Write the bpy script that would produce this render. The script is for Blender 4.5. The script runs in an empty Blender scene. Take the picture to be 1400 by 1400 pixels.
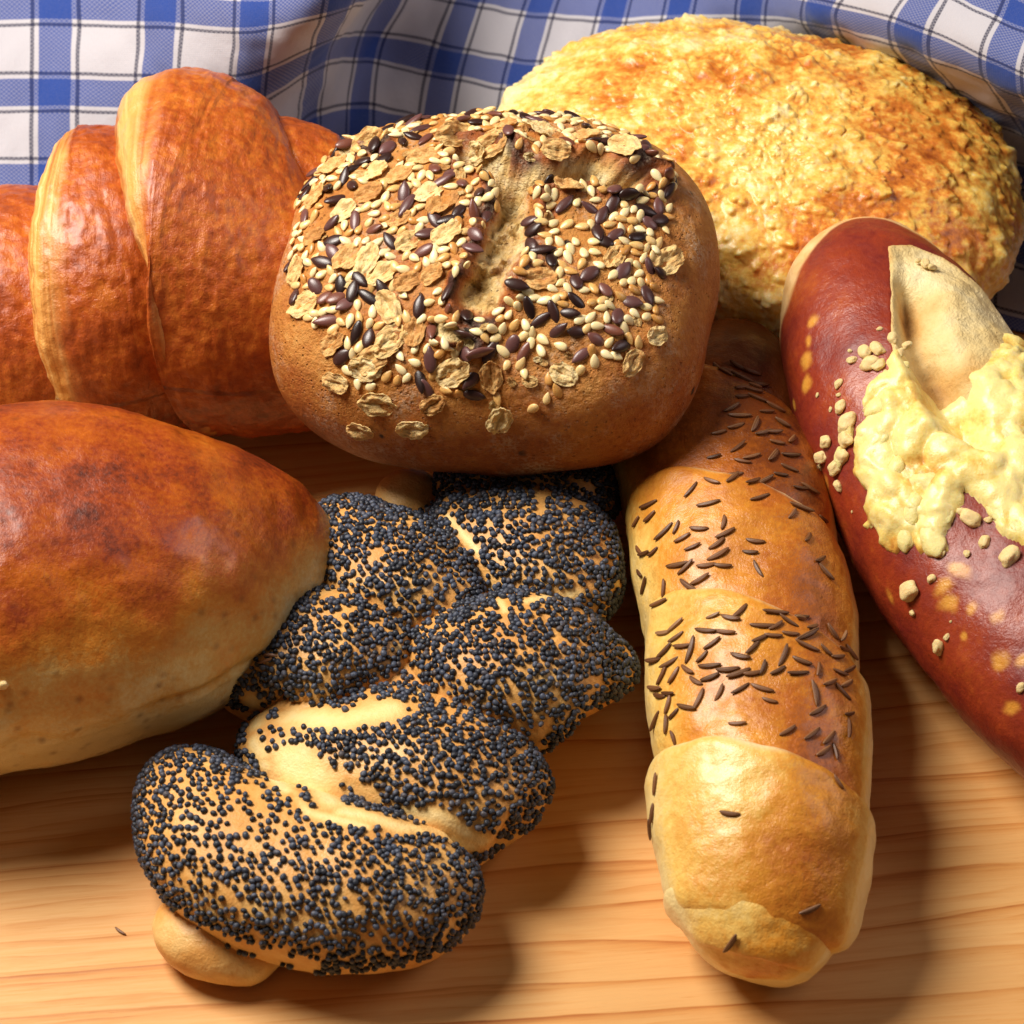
import bpy, math, random
import numpy as np
from mathutils import Vector, Matrix
from mathutils.bvhtree import BVHTree

# ------------------------------------------------------------------ camera, world, lamps, exposure
random.seed(4)
rng = np.random.default_rng(11)
SC = bpy.context.scene
COL = SC.collection
U = 0.01                                   # everything below is written in centimetres
ELEV, DIST, FPX = math.radians(48), 60.0, 4500.0
TGT = np.array([0.0, 0.0, 1.5])
FWD = np.array([0, math.cos(ELEV), -math.sin(ELEV)])
UPV = np.array([0, math.sin(ELEV), math.cos(ELEV)])
CAM = TGT - DIST * FWD

cd = bpy.data.cameras.new('camera')
cam = bpy.data.objects.new('camera', cd)
COL.objects.link(cam)
cam.location = Vector(CAM * U)
cam.rotation_euler = (math.pi / 2 - ELEV, 0, 0)
cd.sensor_width = 36
cd.lens = 36 * FPX / 1400
cd.clip_start, cd.clip_end = 0.01, 20
cd.dof.use_dof = True
cd.dof.focus_distance = 0.585
cd.dof.aperture_fstop = 40
SC.camera = cam

W = bpy.data.worlds.new('World')
SC.world = W
W.use_nodes = True
W.node_tree.nodes['Background'].inputs[0].default_value = (1.0, 0.86, 0.74, 1)
W.node_tree.nodes['Background'].inputs[1].default_value = 0.055


def area(name, pos, target, size, power, color):
    ld = bpy.data.lights.new(name, 'AREA')
    ld.shape = 'DISK'
    ld.size = size * U
    ld.energy = power
    ld.color = color
    o = bpy.data.objects.new(name, ld)
    COL.objects.link(o)
    p = Vector(pos)
    o.location = p * U
    o.rotation_euler = (Vector(target) - p).to_track_quat('-Z', 'Y').to_euler()
    return o


area('key_lamp', (-29, 10, 49), (0, 1, 1), 27, 5.9, (1.0, 0.93, 0.84))
area('fill_lamp', (58, 6, 52), (0, 0, 1), 36, 1.0, (1.0, 0.90, 0.95))

SC.cycles.max_bounces = 6
SC.view_settings.view_transform = 'Standard'
SC.view_settings.look = 'None'
SC.view_settings.exposure = 0
SC.view_settings.gamma = 1
SC.view_settings.use_curve_mapping = False


def at(px, py, z):                          # where the sight line through a point of the photo meets height z
    d = FWD + np.array([1.0, 0, 0]) * (px - 700) / FPX + UPV * (700 - py) / FPX
    return CAM + d * ((z - CAM[2]) / d[2])


def ray(px, py):
    d = FWD + np.array([1.0, 0, 0]) * (px - 700) / FPX + UPV * (700 - py) / FPX
    return d / np.linalg.norm(d)


# ------------------------------------------------------------------ numeric helpers
def _hash(ix, iy, iz, seed):
    h = (ix.astype(np.int64) * 374761393 + iy.astype(np.int64) * 668265263 + iz.astype(np.int64) * 2147483647 + seed * 974634777) & 0xFFFFFFFF
    h = ((h ^ (h >> 13)) * 1274126177) & 0xFFFFFFFF
    h = ((h ^ (h >> 16)) * 2246822519) & 0xFFFFFFFF
    return (h ^ (h >> 15)) & 0xFFFFFFFF


def noise(P, s=1.0, seed=0):
    Q = np.asarray(P) * s
    sh = Q.shape[:-1]
    Q = Q.reshape(-1, 3)
    i = np.floor(Q).astype(np.int64)
    f = Q - i
    w = f * f * f * (f * (f * 6 - 15) + 10)
    out = np.zeros(len(Q))
    for dx in (0, 1):
        for dy in (0, 1):
            for dz in (0, 1):
                h = _hash(i[:, 0] + dx, i[:, 1] + dy, i[:, 2] + dz, seed)
                g = np.stack([(h & 1023) / 511.5 - 1, ((h >> 10) & 1023) / 511.5 - 1, ((h >> 20) & 1023) / 511.5 - 1], -1)
                d = f - np.array([dx, dy, dz])
                ww = (w[:, 0] if dx else 1 - w[:, 0]) * (w[:, 1] if dy else 1 - w[:, 1]) * (w[:, 2] if dz else 1 - w[:, 2])
                out += ww * (g * d).sum(-1)
    return (out * 1.9).reshape(sh)


def fbm(P, s=1.0, o=4, seed=0, gain=0.5):
    a, r, k = 1.0, 0, 0
    for i in range(o):
        r = r + a * noise(P, s * 2 ** i, seed + i * 7)
        k += a
        a *= gain
    return r / k


def worley(P, s=1.0, seed=0):               # distance to the nearest cell point, and that cell's random number
    Q = np.asarray(P) * s
    sh = Q.shape[:-1]
    Q = Q.reshape(-1, 3)
    i = np.floor(Q).astype(np.int64)
    best = np.full(len(Q), 9.0)
    cid = np.zeros(len(Q))
    for dx in (-1, 0, 1):
        for dy in (-1, 0, 1):
            for dz in (-1, 0, 1):
                c = i + np.array([dx, dy, dz])
                h = _hash(c[:, 0], c[:, 1], c[:, 2], seed)
                p = c + np.stack([(h & 1023) / 1023.0, ((h >> 10) & 1023) / 1023.0, ((h >> 20) & 1023) / 1023.0], -1)
                d = np.sqrt(((Q - p) ** 2).sum(-1))
                m = d < best
                best = np.where(m, d, best)
                cid = np.where(m, ((h >> 7) & 4095) / 4095.0, cid)
    return best.reshape(sh), cid.reshape(sh)


def sstep(a, b, x):
    t = np.clip((x - a) / (b - a), 0, 1)
    return t * t * (3 - 2 * t)


def catmull(C, t):
    C = np.asarray(C, float)
    n = len(C) - 1
    t = np.asarray(t, float)
    tc = np.clip(t, 0, 1)
    x = tc * n
    i = np.clip(np.floor(x).astype(int), 0, n - 1)
    f = (x - i)[..., None]
    p0 = C[np.clip(i - 1, 0, n)] * np.where(i > 0, 1, 0)[..., None] + (2 * C[0] - C[1]) * np.where(i > 0, 0, 1)[..., None]
    p3 = C[np.clip(i + 2, 0, n)] * np.where(i + 2 <= n, 1, 0)[..., None] + (2 * C[n] - C[n - 1]) * np.where(i + 2 <= n, 0, 1)[..., None]
    p1, p2 = C[i], C[i + 1]
    r = 0.5 * (2 * p1 + (p2 - p0) * f + (2 * p0 - 5 * p1 + 4 * p2 - p3) * f ** 2 + (3 * p1 - p0 - 3 * p2 + p3) * f ** 3)
    ex = (t - tc)[..., None] * n
    sl = np.where((t < 0)[..., None], C[1] - C[0], C[n] - C[n - 1])
    return r + ex * sl


def seg_dist(P, line):                      # distance of points to a polyline, any dimension
    line = np.asarray(line, float)
    best = np.full(P.shape[:-1], 1e9)
    for a, b in zip(line[:-1], line[1:]):
        ab = b - a
        t = np.clip(((P - a) @ ab) / max(ab @ ab, 1e-9), 0, 1)
        best = np.minimum(best, np.linalg.norm(P - (a + t[..., None] * ab), axis=-1))
    return best


def poly_sd(P, poly):                       # signed distance to a closed polygon in a plane, inside positive
    poly = np.asarray(poly, float)
    d = seg_dist(P, np.vstack([poly, poly[:1]]))
    ins = np.zeros(P.shape[:-1], bool)
    x, y = P[..., 0], P[..., 1]
    for a, b in zip(poly, np.roll(poly, -1, 0)):
        c = ((a[1] > y) != (b[1] > y)) & (x < (b[0] - a[0]) * (y - a[1]) / (b[1] - a[1] + 1e-12) + a[0])
        ins ^= c
    return np.where(ins, d, -d)


# ------------------------------------------------------------------ mesh helpers
def grid_faces(nu, nv, wrap=True):
    i = np.arange(nu - 1)[:, None]
    j = np.arange(nv if wrap else nv - 1)[None, :]
    j2 = (j + 1) % nv
    return np.stack([i * nv + j, i * nv + j2, (i + 1) * nv + j2, (i + 1) * nv + j], -1).reshape(-1, 4)


def grid_normals(V, wrap=True):
    du = np.gradient(V, axis=0)
    if wrap:
        dv = np.roll(V, -1, 1) - np.roll(V, 1, 1)
    else:
        dv = np.gradient(V, axis=1)
    n = np.cross(du, dv)
    return n / (np.linalg.norm(n, axis=-1, keepdims=True) + 1e-12)


def raw_mesh(name, V, F, attrs=None):       # V in metres
    V = np.asarray(V, float).reshape(-1, 3)
    F = np.asarray(F, np.int32)
    k = F.shape[1]
    me = bpy.data.meshes.new(name)
    me.vertices.add(len(V))
    me.vertices.foreach_set('co', V.ravel())
    me.loops.add(F.size)
    me.loops.foreach_set('vertex_index', F.ravel())
    me.polygons.add(len(F))
    me.polygons.foreach_set('loop_start', np.arange(len(F), dtype=np.int32) * k)
    me.update(calc_edges=True)
    me.validate()
    me.polygons.foreach_set('use_smooth', np.ones(len(me.polygons), bool))
    for nm, a in (attrs or {}).items():
        a = np.asarray(a, float)
        if a.shape[-1:] == (3,) and a.size == 3 * len(V):
            at_ = me.attributes.new(nm, 'FLOAT_VECTOR', 'POINT')
            at_.data.foreach_set('vector', a.ravel())
        else:
            at_ = me.attributes.new(nm, 'FLOAT', 'POINT')
            at_.data.foreach_set('value', a.ravel())
    return me


class Thing:
    def __init__(s, name, label, cat, origin, group=None):
        s.o = bpy.data.objects.new(name, None)
        s.o.empty_display_size = 0.01
        COL.objects.link(s.o)
        s.org = np.asarray(origin, float)
        s.o.location = Vector(s.org * U)
        s.o['label'] = label
        s.o['category'] = cat
        if group:
            s.o['group'] = group

    def part(s, name, V, F, mat, attrs=None, parent=None, label=None):
        me = raw_mesh(name, (np.asarray(V).reshape(-1, 3) - s.org) * U, F, attrs)
        me.materials.append(mat)
        o = bpy.data.objects.new(name, me)
        COL.objects.link(o)
        o.parent = parent or s.o
        if label:
            o['label'] = label
        return o


def loft(ctrl, nu=160, nv=128, cap=(0.2, 2.0, 0.2, 2.0), n=2.2, skew=0.0, skewz=0.0, flat=0.02):
    """ctrl rows: photo x, photo y, height, half width, rise, drop (cm) along a spine"""
    ctrl = np.asarray(ctrl, float)
    pts = np.array([at(*r[:3]) for r in ctrl])
    C = np.hstack([pts, ctrl[:, 3:6]])
    u = np.linspace(0, 1, nu)
    t = 0.35 * u + 0.65 * (0.5 - 0.5 * np.cos(np.pi * u))
    th = np.linspace(0, 2 * np.pi, nv, endpoint=False)
    T, TH = np.meshgrid(t, th, indexing='ij')
    tan = catmull(C[:, :3], np.clip(t + 0.01, 0, 1)) - catmull(C[:, :3], np.clip(t - 0.01, 0, 1))
    tan /= np.linalg.norm(tan, axis=-1, keepdims=True)
    rt = np.cross(tan, [0, 0, 1.0])
    rt /= np.linalg.norm(rt, axis=-1, keepdims=True)
    up = np.cross(rt, tan)
    D = catmull(C[:, 3:], t)
    c0, p0, c1, p1 = cap
    k = (1 - np.clip(1 - t / c0, 0, 1) ** p0) ** (1 / p0) * (1 - np.clip(1 - (1 - t) / c1, 0, 1) ** p1) ** (1 / p1)
    k = np.maximum(k, 0.002)
    cx = np.sign(np.cos(TH)) * np.abs(np.cos(TH)) ** (2 / n)
    cz = np.sign(np.sin(TH)) * np.abs(np.sin(TH)) ** (2 / n)
    P = catmull(C[:, :3], T + (skew * cx + skewz * cz) * k[:, None])
    h = np.where(cz > 0, D[:, 1][:, None], D[:, 2][:, None])
    V = P + rt[:, None, :] * (D[:, 0] * k)[:, None, None] * cx[..., None] + up[:, None, :] * (h * k[:, None] * cz)[..., None]
    N = grid_normals(V)
    if ((V - P) * N).sum() < 0:
        N = -N
    return dict(V=V, N=N, T=T, TH=TH, F=grid_faces(nu, nv), sx=cx, sz=cz, P=P, flat=flat)


def finish(L, disp=None):
    V = L['V'] if disp is None else L['V'] + L['N'] * disp[..., None]
    if L['flat'] is not None:
        V = V.copy()
        V[..., 2] = np.maximum(V[..., 2], L['flat'])
    # the sheet must face outwards
    F = L['F']
    Vf = V.reshape(-1, 3)
    m = len(F) // 2
    q = Vf[F[m:m + 400]]
    nn = np.cross(q[:, 2] - q[:, 0], q[:, 3] - q[:, 1])
    cen = L['P'].reshape(-1, 3)[F[m:m + 400, 0]]
    if (nn * (q.mean(1) - cen)).sum() < 0:
        F = F[:, ::-1]
    L['V2'] = V
    L['F2'] = F
    return V, F


def cube_sphere(n):
    g = np.tan(np.linspace(-1, 1, n + 1) * math.pi / 4)
    A, B = np.meshgrid(g, g, indexing='ij')
    o = np.ones_like(A)
    fs = [(o, A, B), (-o, B, A), (B, o, A), (A, -o, B), (A, B, o), (B, A, -o)]
    V = np.concatenate([np.stack(f, -1).reshape(-1, 3) for f in fs])
    V /= np.linalg.norm(V, axis=1, keepdims=True)
    F0 = grid_faces(n + 1, n + 1, False)
    F = np.concatenate([F0 + i * (n + 1) ** 2 for i in range(6)])
    key = np.round(V * 1e5).astype(np.int64)
    _, idx, inv = np.unique(key, axis=0, return_index=True, return_inverse=True)
    V = V[idx]
    F = inv.ravel()[F]
    q = V[F]
    s = (np.cross(q[:, 2] - q[:, 0], q[:, 3] - q[:, 1]) * q.mean(1)).sum(1)
    F[s < 0] = F[s < 0][:, ::-1]
    return V, F


def mesh_normals(V, F):
    q = V[F]
    n = np.cross(q[:, 2] - q[:, 0], q[:, -1] - q[:, 1])
    out = np.zeros_like(V)
    for k in range(F.shape[1]):
        np.add.at(out, F[:, k], n)
    return out / (np.linalg.norm(out, axis=1, keepdims=True) + 1e-12)


def bvh(V, F):
    return BVHTree.FromPolygons(np.asarray(V).reshape(-1, 3).tolist(), np.asarray(F).tolist())


def cast(tree, px, py):
    hit = tree.ray_cast(Vector(CAM), Vector(ray(px, py)))
    return (None, None) if hit[0] is None else (np.array(hit[0]), np.array(hit[1]))


def rot_xyz(rx, ry, rz):
    return np.array(Matrix.Rotation(rz, 3, 'Z') @ Matrix.Rotation(ry, 3, 'Y') @ Matrix.Rotation(rx, 3, 'X'))


def frame(nrm, ang, tilt=0.0):              # columns x, y, z with z along the normal, x turned by ang
    nrm = nrm / np.linalg.norm(nrm)
    a = np.cross([0, 1.0, 0.2], nrm)
    a /= np.linalg.norm(a)
    b = np.cross(nrm, a)
    x = a * math.cos(ang) + b * math.sin(ang)
    z = nrm
    if tilt:
        z = nrm * math.cos(tilt) + x * math.sin(tilt)
        x = x * math.cos(tilt) - nrm * math.sin(tilt)
    return np.stack([x, np.cross(z, x), z], 1)


def scatter(thing, name, plural, bases, items, mat, parent=None, limit=100):
    """items: (position, 3x3 frame, scale, base index, normal). The best seen are parts of their own, the rest one part."""
    meshes = []
    for i, (V, F) in enumerate(bases):
        me = raw_mesh(name, V * U, F)
        me.materials.append(mat)
        meshes.append(me)

    def seen(it):
        v = CAM - it[0]
        d = np.linalg.norm(v)
        p = it[0] - CAM
        w = p @ FWD
        x, y = p[0] / w * FPX, (p @ UPV) / w * FPX
        return ((it[4] @ v) / d * it[2] * it[2] if abs(x) < 690 and abs(y) < 690 else -5)
    items = sorted(items, key=seen, reverse=True)
    for p, R, s, b, n in items[:limit]:
        o = bpy.data.objects.new(name, meshes[b])
        COL.objects.link(o)
        o.parent = parent or thing.o
        M = Matrix((R * s).tolist()).to_4x4()
        M.translation = Vector((p - thing.org) * U)
        o.matrix_local = M
    rest = items[limit:]
    if rest:
        Vs, Fs, rn, k = [], [], [], 0
        for p, R, s, b, n in rest:
            V, F = bases[b]
            Vs.append(p + (V * s) @ R.T)
            Fs.append(F + k)
            rn.append(np.full(len(V), random.random()))
            k += len(V)
        o = thing.part(plural, np.concatenate(Vs), np.concatenate(Fs), mat, {'rnd': np.concatenate(rn)}, parent)
        o['kind'] = 'stuff'


# ------------------------------------------------------------------ material helpers
def lin(h):
    h = h.lstrip('#')
    c = [int(h[i:i + 2], 16) / 255 for i in (0, 2, 4)]
    return tuple((x / 12.92 if x <= 0.04045 else ((x + 0.055) / 1.055) ** 2.4) for x in c) + (1,)


class Mat:
    def __init__(s, name):
        s.m = bpy.data.materials.new(name)
        s.m.use_nodes = True
        s.nt = s.m.node_tree
        s.nt.nodes.clear()
        s.out = s.nt.nodes.new('ShaderNodeOutputMaterial')
        tc = s.nt.nodes.new('ShaderNodeTexCoord')
        s.P = s.vm('SCALE', tc.outputs['Object'], scale=100.0)

    def put(s, sock, v):
        if isinstance(v, bpy.types.NodeSocket):
            s.nt.links.new(v, sock)
        elif v is not None:
            sock.default_value = v

    def vm(s, op, a, b=None, scale=None):
        n = s.nt.nodes.new('ShaderNodeVectorMath')
        n.operation = op
        s.put(n.inputs[0], a)
        if b is not None:
            s.put(n.inputs[1], b)
        if scale is not None:
            s.put(n.inputs['Scale'], scale)
        return n.outputs[1] if op in ('LENGTH', 'DOT_PRODUCT', 'DISTANCE') else n.outputs[0]

    def ma(s, op, a, b=None, c=None, clamp=False):
        n = s.nt.nodes.new('ShaderNodeMath')
        n.operation = op
        n.use_clamp = clamp
        for i, v in enumerate((a, b, c)):
            if v is not None:
                s.put(n.inputs[i], v)
        return n.outputs[0]

    def noise(s, scale, detail=4, rough=0.55, vec=None, dist=0.0):
        n = s.nt.nodes.new('ShaderNodeTexNoise')
        s.put(n.inputs['Vector'], vec or s.P)
        n.inputs['Scale'].default_value = scale
        n.inputs['Detail'].default_value = detail
        n.inputs['Roughness'].default_value = rough
        n.inputs['Distortion'].default_value = dist
        return n.outputs['Fac']

    def vor(s, scale, feature='F1', vec=None, rand=1.0):
        n = s.nt.nodes.new('ShaderNodeTexVoronoi')
        n.feature = feature
        s.put(n.inputs['Vector'], vec or s.P)
        n.inputs['Scale'].default_value = scale
        n.inputs['Randomness'].default_value = rand
        return n.outputs['Distance']

    def attr(s, name, out='Fac'):
        n = s.nt.nodes.new('ShaderNodeAttribute')
        n.attribute_name = name
        return n.outputs[out]

    def mapr(s, v, a, b, c=0.0, d=1.0, smooth=True):
        n = s.nt.nodes.new('ShaderNodeMapRange')
        n.interpolation_type = 'SMOOTHSTEP' if smooth else 'LINEAR'
        s.put(n.inputs[0], v)
        for i, x in enumerate((a, b, c, d)):
            n.inputs[1 + i].default_value = x
        return n.outputs[0]

    def mix(s, f, a, b, mode='MIX'):
        n = s.nt.nodes.new('ShaderNodeMix')
        n.data_type = 'RGBA'
        n.blend_type = mode
        s.put(n.inputs[0], f)
        s.put(n.inputs[6], lin(a) if isinstance(a, str) else a)
        s.put(n.inputs[7], lin(b) if isinstance(b, str) else b)
        return n.outputs[2]

    def ramp(s, f, stops):
        n = s.nt.nodes.new('ShaderNodeValToRGB')
        s.put(n.inputs[0], f)
        e = n.color_ramp.elements
        while len(e) < len(stops):
            e.new(0.5)
        for el, (p, c) in zip(e, stops):
            el.position = p
            el.color = lin(c) if isinstance(c, str) else c
        return n.outputs[0]

    def sep(s, v=None):
        n = s.nt.nodes.new('ShaderNodeSeparateXYZ')
        s.put(n.inputs[0], v or s.P)
        return n.outputs

    def comb(s, x, y, z):
        n = s.nt.nodes.new('ShaderNodeCombineXYZ')
        for i, v in enumerate((x, y, z)):
            s.put(n.inputs[i], v)
        return n.outputs[0]

    def rnd(s):                             # a random number for each seed, alone or in the mass
        n = s.nt.nodes.new('ShaderNodeObjectInfo')
        return s.ma('FRACT', s.ma('ADD', n.outputs['Random'], s.attr('rnd')))

    def bump(s, h, dist, strength=1.0, normal=None):
        n = s.nt.nodes.new('ShaderNodeBump')
        n.inputs['Strength'].default_value = strength
        n.inputs['Distance'].default_value = dist * U
        s.put(n.inputs['Height'], h)
        if normal:
            s.put(n.inputs['Normal'], normal)
        return n.outputs[0]

    def done(s, color, rough=0.5, normal=None, spec=0.4, coat=0.0, coat_rough=0.2, sss=0.0, sss_r=(0.25, 0.12, 0.05), sheen=0.0):
        b = s.nt.nodes.new('ShaderNodeBsdfPrincipled')
        s.put(b.inputs['Base Color'], lin(color) if isinstance(color, str) else color)
        s.put(b.inputs['Roughness'], rough)
        b.inputs['Specular IOR Level'].default_value = spec
        s.put(b.inputs['Coat Weight'], coat)
        b.inputs['Coat Roughness'].default_value = coat_rough
        b.inputs['Sheen Weight'].default_value = sheen
        if sss:
            b.inputs['Subsurface Weight'].default_value = sss
            b.inputs['Subsurface Radius'].default_value = tuple(sss_r)
            b.inputs['Subsurface Scale'].default_value = 0.5 * U
        if normal:
            s.put(b.inputs['Normal'], normal)
        s.nt.links.new(b.outputs[0], s.out.inputs[0])
        return s.m


def crust_mat(name, stops, amp=0.35, scale=0.8, rough=0.42, coat=0.25, bump=0.03, fine=9.0, spots=None, sss=0.0, pale=None, speck=0.25):
    """baked crust: the 'bake' attribute (how brown the oven left it, on some parts painted shade too) broken up by blotches"""
    m = Mat(name)
    bake = m.attr('bake')
    n1 = m.noise(scale, 5, 0.6)
    n2 = m.noise(fine, 3, 0.6)
    f = m.ma('ADD', bake, m.ma('MULTIPLY', m.ma('SUBTRACT', n1, 0.5), amp * 2))
    f = m.ma('ADD', f, m.ma('MULTIPLY', m.ma('SUBTRACT', n2, 0.5), speck), clamp=True)
    col = m.ramp(f, stops)
    if spots:
        sp = m.mapr(m.vor(spots[0]), 0.0, spots[1], 1.0, 0.0)
        sp = m.ma('MULTIPLY', sp, m.mapr(m.noise(0.8, 2), 0.40, 0.55))
        col = m.mix(m.ma('MULTIPLY', sp, spots[3]), col, spots[2])
    if pale:
        e = m.attr('edge')
        col = m.mix(e, col, pale)
    h = m.ma('ADD', m.ma('MULTIPLY', m.noise(fine * 0.6, 5, 0.65), 1.0), m.ma('MULTIPLY', m.noise(fine * 3, 2), 0.35))
    nrm = m.bump(h, bump)
    r = m.mapr(n1, 0.3, 0.7, rough - 0.08, rough + 0.1)
    return m.done(col, r, nrm, 0.4, coat, 0.25, sss)


# ------------------------------------------------------------------ the table top
def wood_mat():
    m = Mat('pine_wood')
    x, y, z = m.sep()
    yy = m.ma('SUBTRACT', y, m.ma('MULTIPLY', x, 0.10))
    warp = m.noise(1.0, 2, 0.5, m.comb(m.ma('MULTIPLY', x, 0.05), m.ma('MULTIPLY', yy, 0.22), z))
    wob = m.noise(1.0, 3, 0.5, m.comb(m.ma('MULTIPLY', x, 0.16), m.ma('MULTIPLY', yy, 0.9), z))
    r = m.ma('ADD', m.ma('MULTIPLY', yy, 1.35), m.ma('MULTIPLY', warp, 2.4))
    r = m.ma('ADD', r, m.ma('MULTIPLY', wob, 0.5))
    saw = m.ma('FRACT', r)
    late = m.ma('MULTIPLY', m.ma('POWER', saw, 6.0), m.mapr(saw, 0.95, 1.0, 1, 0))
    wt = m.noise(1.0, 0, 0.5, m.comb(m.ma('MULTIPLY', m.ma('FLOOR', r), 7.31), m.ma('MULTIPLY', x, 0.06), 0.5))
    late = m.ma('MULTIPLY', late, m.mapr(wt, 0.3, 0.62, 0.25, 1.15))
    r2 = m.ma('FRACT', m.ma('ADD', m.ma('MULTIPLY', r, 2.37), m.ma('MULTIPLY', wob, 0.9)))
    late2 = m.ma('MULTIPLY', m.ma('POWER', r2, 3.0), m.mapr(r2, 0.93, 1.0, 1, 0))
    late2 = m.ma('MULTIPLY', late2, m.mapr(m.noise(0.35, 2), 0.4, 0.6))
    fib = m.noise(1.0, 4, 0.7, m.comb(m.ma('MULTIPLY', x, 0.7), m.ma('MULTIPLY', yy, 18.0), z))
    band = m.noise(1.0, 3, 0.6, m.comb(m.ma('MULTIPLY', x, 0.06), m.ma('MULTIPLY', yy, 1.3), z))
    f = m.ma('ADD', m.ma('MULTIPLY', late, 0.62), m.ma('MULTIPLY', late2, 0.34))
    f = m.ma('ADD', f, m.ma('MULTIPLY', m.ma('SUBTRACT', fib, 0.5), 0.5))
    f = m.ma('ADD', f, m.ma('MULTIPLY', m.ma('SUBTRACT', band, 0.38), 0.55), clamp=True)
    pore = m.mapr(m.noise(1.0, 2, 0.5, m.comb(m.ma('MULTIPLY', x, 1.6), m.ma('MULTIPLY', yy, 38.0), z)), 0.66, 0.74)
    f = m.ma('ADD', f, m.ma('MULTIPLY', pore, 0.22), clamp=True)
    col = m.ramp(f, [(0.0, '#dca868'), (0.35, '#cf914e'), (0.7, '#b16a2c'), (1.0, '#884a1e')])
    nrm = m.bump(m.ma('SUBTRACT', fib, m.ma('MULTIPLY', late, 0.3)), 0.006)
    return m.done(col, m.mapr(fib, 0.3, 0.7, 0.42, 0.58), nrm, 0.35)


V = np.array([(x, y, z) for z in (-2.5, 0) for x, y in ((-45, -30), (45, -30), (45, 45), (-45, 45))], float)
F = np.array([(3, 2, 1, 0), (4, 5, 6, 7), (0, 1, 5, 4), (1, 2, 6, 5), (2, 3, 7, 6), (3, 0, 4, 7)])
me = raw_mesh('table_top', V * U, F)
me.polygons.foreach_set('use_smooth', np.zeros(6, bool))
me.materials.append(wood_mat())
o = bpy.data.objects.new('table_top', me)
COL.objects.link(o)
o['kind'] = 'structure'
o['label'] = 'light pine table top with orange grain lines'


# ------------------------------------------------------------------ the checked cloth
def cloth_mat():
    m = Mat('checked_cotton')
    uv = m.attr('weave', 'Vector')
    u, v, _ = m.sep(uv)

    def stripe(c):                          # 1 in a blue band, the thin line beside it darker
        f = m.ma('ABSOLUTE', m.ma('SUBTRACT', m.ma('FRACT', m.ma('ADD', c, 0.5)), 0.5))
        band = m.mapr(f, 0.152, 0.158, 1, 0, False)
        thin = m.ma('MULTIPLY', m.mapr(f, 0.198, 0.203, 0, 1, False), m.mapr(f, 0.236, 0.241, 1, 0, False))
        return band, thin
    bu, tu = stripe(u)
    bv, tv = stripe(v)
    white, blue, navy = '#b9b6bd', '#00388a', '#051238'
    cu = m.mix(tu, m.mix(bu, white, blue), navy)
    cv = m.mix(tv, m.mix(bv, white, blue), navy)
    k = 42.0                                # threads in one repeat
    a = m.ma('MULTIPLY', u, k)
    b = m.ma('MULTIPLY', v, k)
    tw = m.ma('FRACT', m.ma('DIVIDE', m.ma('ADD', m.ma('FLOOR', a), m.ma('MULTIPLY', m.ma('FLOOR', b), 1.0)), 2.0))
    over = m.ma('GREATER_THAN', tw, 0.25)
    col = m.mix(over, cu, cv)
    col = m.mix(0.4, col, m.mix(0.5, cu, cv))
    col = m.mix(m.ma('MULTIPLY', m.ma('MAXIMUM', bu, bv), 0.58), col, blue)
    col = m.mix(m.ma('MULTIPLY', m.ma('MAXIMUM', tu, tv), 0.5), col, navy)
    col = m.mix(m.ma('MULTIPLY', m.noise(30.0, 2), 0.14), col, '#a89c9a')
    fa = m.ma('ABSOLUTE', m.ma('SUBTRACT', m.ma('FRACT', a), 0.5))
    fb = m.ma('ABSOLUTE', m.ma('SUBTRACT', m.ma('FRACT', b), 0.5))
    h = m.ma('SUBTRACT', 1.0, m.ma('MULTIPLY', fa, fb))
    h = m.ma('ADD', h, m.ma('MULTIPLY', m.noise(9.0, 3), 0.6))
    return m.done(col, 0.85, m.bump(h, 0.018), 0.15, sheen=0.15)


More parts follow.
